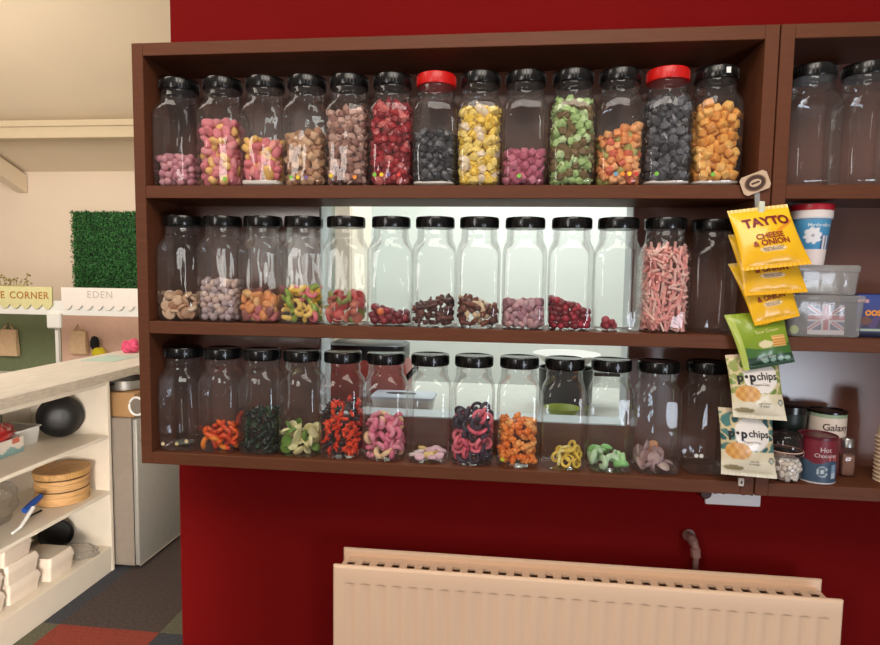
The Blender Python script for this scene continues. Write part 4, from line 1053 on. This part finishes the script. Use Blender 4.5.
# leafy panel on the far wall
hx0, hx1 = at(73, 250, WY - .03).x, -1.95; hz0, hz1 = .27, at(73, 212, WY - .03).z
r2 = tag(empty('hedge_panel', ((hx0 + hx1) / 2, WY, hz0)), 'square artificial green hedge panel fixed to the far wall', 'hedge panel')
HG = [mat('leaf_green_%d' % i, c, .5, var=.2, scale=50) for i, c in enumerate([(30, 84, 40), (44, 108, 52), (62, 132, 66)])]
hc = (hx0 + hx1) / 2
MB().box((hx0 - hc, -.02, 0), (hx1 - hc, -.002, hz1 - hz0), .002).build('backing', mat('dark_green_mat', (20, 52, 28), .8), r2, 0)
m = MB(); rs = random.Random(11)
for k in range(9000):
    x = rs.uniform(hx0 - hc - .008, hx1 - hc + .008); z = rs.uniform(-.008, hz1 - hz0 + .008); y = -.02 - rs.uniform(0, .03)
    s = rs.uniform(.007, .014); a = rs.uniform(0, 6.3); tl = rs.uniform(-.9, .9); t2 = rs.uniform(-.8, .8)
    e = Euler((tl, t2, 0)).to_matrix() @ Matrix.Rotation(a, 3, 'Y')
    qv = [e @ Vector(c) * s + Vector((x, y, z)) for c in ((-.45, 0, 0), (0, -.12, -1), (.45, 0, 0), (0, -.12, 1))]
    m.add(qv, [(0, 1, 2, 3)], rs.choice((0, 0, 1, 1, 2)))
m.build('leaves', HG, r2, 0)
# bags and toys hung in the stall
def tote(x, z, w, h, label, yb=BYB - .01, mt=None):
    r = tag(empty('cloth_bag', (x, yb, z)), label, 'bag')
    mt = mt or mat('beige_canvas', (224, 192, 156), .8, var=.08, scale=40)
    m = MB(); m.loft([[(-w, -.03, 0), (w, -.03, 0), (w, -.002, 0), (-w, -.002, 0)], [(-w * 1.02, -.045, h * .3), (w * 1.02, -.045, h * .3), (w, -.002, h * .3), (-w, -.002, h * .3)], [(-w * .8, -.02, h), (w * .8, -.02, h), (w * .8, -.002, h), (-w * .8, -.002, h)]]); m.build('pouch', mt, r, 40)
    for s in (-1, 1):
        m = MB(); m.tube([(s * w * .5 - w * .2, -.012, h), (s * w * .1, -.014, h + .05), (s * w * .5, -.012, h)], .005, 6); m.build('handle', mt, r, 180)
tote(-2.50, -.165, .075, .19, 'beige canvas bag hung on the pink board'); tote(-3.13, -.20, .085, .22, 'beige canvas bag hung on the green board at the left edge')
q = at(96, 347, BYB - .05)
r = tag(empty('toy_bird', (q.x, BYB - .05, q.z)), 'small black and yellow soft toy beside the canvas bag', 'toy')
blob('black_body', mat('black_plush', (24, 22, 26), .9), r, (.035, .03, .06), 21, .15, 3, -2, (-.012, 0, .03)); blob('yellow_body', mat('yellow_plush', (224, 206, 40), .9), r, (.06, .03, .045), 22, .15, 3, -2, (.03, -.01, -.045))
m = MB(); m.tube([(-.04, -.03, -.17), (.0, -.035, -.10), (.04, -.03, -.07)], .014, 8); m.build('pale_strap', mat('pale_mint', (200, 226, 206), .7), r, 180)
q = at(131, 346, 1.93)
tag(blob('pink_pompom', mat('pink_tissue', (222, 84, 122), .8, var=.25, scale=60, bump=.5), None, (.052, .045, .042), 31, .35, 4, -.8, (q.x, 1.93, .0215 + .034)), 'bright pink tissue pompom at the far end of the worktop', 'pompom')
tag(MB().tube([(-3.1, 2.38, -.24), (-2.86, 2.38, -.24), (-2.84, 2.38, -.20), (-2.70, 2.38, -.19)], .014, 8).build('toy_rail', WPAINT, None, 180), 'white bent rail of a toy trolley behind the worktop', 'rail') 

# ------------------------------------------------------------------ kitchen beyond the hatch
kt = tag(MB().box((.08, D + WT + .002, .045), (2.48, .95, .082), .002).build('kitchen_worktop', mat('pale_kitchen_top', (206, 208, 200), .4, var=.05), None, 0), 'pale kitchen worktop just beyond the hatch', 'worktop')
MB().box((.1, .32, FZ + .001), (2.46, .92, .0448), .002).build('base_cabinet', KW, kt, 0)
KZ = .0825
r = tag(empty('red_slicer', (.50, .60, KZ)), 'dark red kitchen appliance with black top behind the hatch', 'appliance')
m = MB(); m.loft([rrect(.145, .10, .03, .001), rrect(.145, .10, .03, .12), rrect(.135, .085, .04, .145)]); m.build('housing', mat('brick_red_enamel', (160, 66, 56), .35, var=.05), r, 40)
m = MB(); m.loft([rrect(.134, .088, .04, .1455), rrect(.137, .09, .04, .15), rrect(.137, .09, .04, .195), rrect(.125, .075, .04, .203)]); m.build('black_top', mat('near_black_navy', (14, 16, 24), .3), r, 40)
m = MB(); m.tube([(.143, -.06, .08), (.178, -.06, .12), (.183, -.06, .15)], .010, 10); m.build('handle', BLACK, r, 180)
r = tag(empty('white_container', (.66, .405, KZ)), 'white lidded container with dark slot on the kitchen worktop', 'container')
m = MB(); m.loft([rrect(.092, .045, .012, .0005), rrect(.100, .052, .014, .045)]); m.build('tub', WPAINT, r, 40)
m = MB(); m.loft([rrect(.103, .055, .014, .0454), rrect(.103, .055, .014, .053), rrect(.098, .05, .012, .056)]); m.build('lid', mat('blue_white_lid', (214, 222, 236), .4), r, 40)
m = MB(); n = 24; m.loft([[(-.01 + .05 * math.cos(2 * PI * i / n), .0 + .016 * math.sin(2 * PI * i / n), z) for i in range(n)] for z in (.0562, .0572)]); m.build('dark_slot', DARK, r, 40)
# stack of plates on a dark pot at the right
r = tag(empty('dark_pot', (1.20, .62, KZ)), 'dark saucepan behind the right side of the hatch', 'pan')
m = MB(); m.lathe([(.085, .0005), (.092, .006), (.094, .125), (.097, .128), (.09, .127), (.088, .01), (.001, .008)], 40); m.build('bowl', mat('dark_pan', (50, 50, 52), .35, metal=.5, var=.2, scale=10), r, 40)
m = MB(); m.box((.095, -.012, .10), (.20, .012, .113), .004); m.build('handle', BLACK, r, 40)
m = MB(); m.lathe([(.05, 0), (.06, .004), (.115, .045), (.118, .048), (.112, .047), (.05, .008), (.001, .007)], 44); tag(m.build('white_bowl', WPAINT, None, 40, (1.20, .62, KZ + .129)), 'wide white bowl resting on the dark saucepan', 'bowl')
m = MB(); m.lathe([(.03, 0), (.036, .003), (.055, .03), (.057, .032), (.053, .031), (.034, .006), (.001, .005)], 36); tag(m.build('lime_bowl', mat('lime_ceramic', (170, 190, 60), .4, var=.05), None, 40, (1.17, .40, KZ)), 'small lime green bowl on the kitchen worktop', 'bowl')
kx0, kx1 = at(334, 260, 1.25).x, at(351, 260, 1.25).x
r = tag(empty('kitchen_cupboard', (kx0, 1.42, FZ)), 'narrow tall cream cupboard at the back of the kitchen', 'cupboard')
m = MB(); m.box((0, -.15, .001), (kx1 - kx0, .25, 2.2), .004); m.build('body', mat('cream_cupboard', (240, 226, 206), .5), r, 0)
m = MB(); m.box((.004, -.17, .05), (kx1 - kx0 - .004, -.151, 2.18), .004); m.build('door', mat('cream_cupboard', (240, 226, 206), .5), r, 0)

# ------------------------------------------------------------------ light
def area(name, loc, target, sx, sy, power, rgb):
    l = bpy.data.lights.new(name, 'AREA'); l.shape = 'RECTANGLE'; l.size = sx; l.size_y = sy; l.energy = power; l.color = rgb
    o = bpy.data.objects.new(name, l); COL.objects.link(o); o.location = loc
    o.rotation_euler = (Vector(target) - Vector(loc)).to_track_quat('-Z', 'Y').to_euler()
    return o
area('ceiling_panel_light', (1.1, -1.6, 2.0), (.9, .1, .4), 1.6, .8, 33, (1, .90, .80))
area('ceiling_panel_light', (-1.0, -.6, 2.3), (-1.0, 1.2, -.6), 1.2, .8, 24, (1, .88, .76))
area('left_room_light', (-2.3, .5, 1.35), (-2.4, 3.2, .55), 1.5, 1.0, 30, (1, .90, .76))
area('low_reflection_light', (3.3, -4.0, -.50), (1.5, .1, .1), 1.15, .7, 46, (.80, .88, 1))  # added stand-in for a low bright surface mirrored in the glossy back panel
area('left_window_light', (-.9, -3.6, 1.0), (.8, 0, .4), .6, 1.3, 30, (1, .95, .88))
area('kitchen_light', (1.1, 1.4, 1.5), (1.0, 1.6, 0), 1.4, .8, 28, (.95, 1, .97))
area('ceiling_fill', (-2.7, .2, .2), (-2.6, 1.2, 2.6), 2.2, 1.6, 8, (1, .92, .80))  # added fill that lifts the sloped ceiling, no real fitting there
area('cabinet_fill', (0, -1.4, -.42), (-1.0, .65, -.60), .6, .6, 7, (1, .91, .80)).data.spread = 1.05  # added low fill lamp that brightens the open cabinet shelves
w = bpy.data.worlds.new('room_fill'); S.world = w; w.use_nodes = True
wn = w.node_tree; bg = wn.nodes['Background']
tc = wn.nodes.new('ShaderNodeTexCoord'); sp = wn.nodes.new('ShaderNodeSeparateXYZ'); rp = wn.nodes.new('ShaderNodeValToRGB'); ma = wn.nodes.new('ShaderNodeMapRange')
ma.inputs[1].default_value = -1; ma.inputs[2].default_value = 1
wn.links.new(tc.outputs['Generated'], sp.inputs[0]); wn.links.new(sp.outputs['Z'], ma.inputs[0]); wn.links.new(ma.outputs[0], rp.inputs[0]); wn.links.new(rp.outputs[0], bg.inputs[0])
rp.color_ramp.elements[0].color = (.10, .075, .06, 1); rp.color_ramp.elements[1].color = (1, .9, .8, 1); rp.color_ramp.elements[1].position = .75
bg.inputs[1].default_value = .34

S.view_settings.view_transform = 'Standard'
S.view_settings.look = 'None'
S.view_settings.exposure = 0
S.cycles.max_bounces = 8; S.cycles.transparent_max_bounces = 40; S.cycles.diffuse_bounces = 3; S.cycles.glossy_bounces = 4
S.cycles.use_denoising = True
S.cycles.sample_clamp_indirect = 6
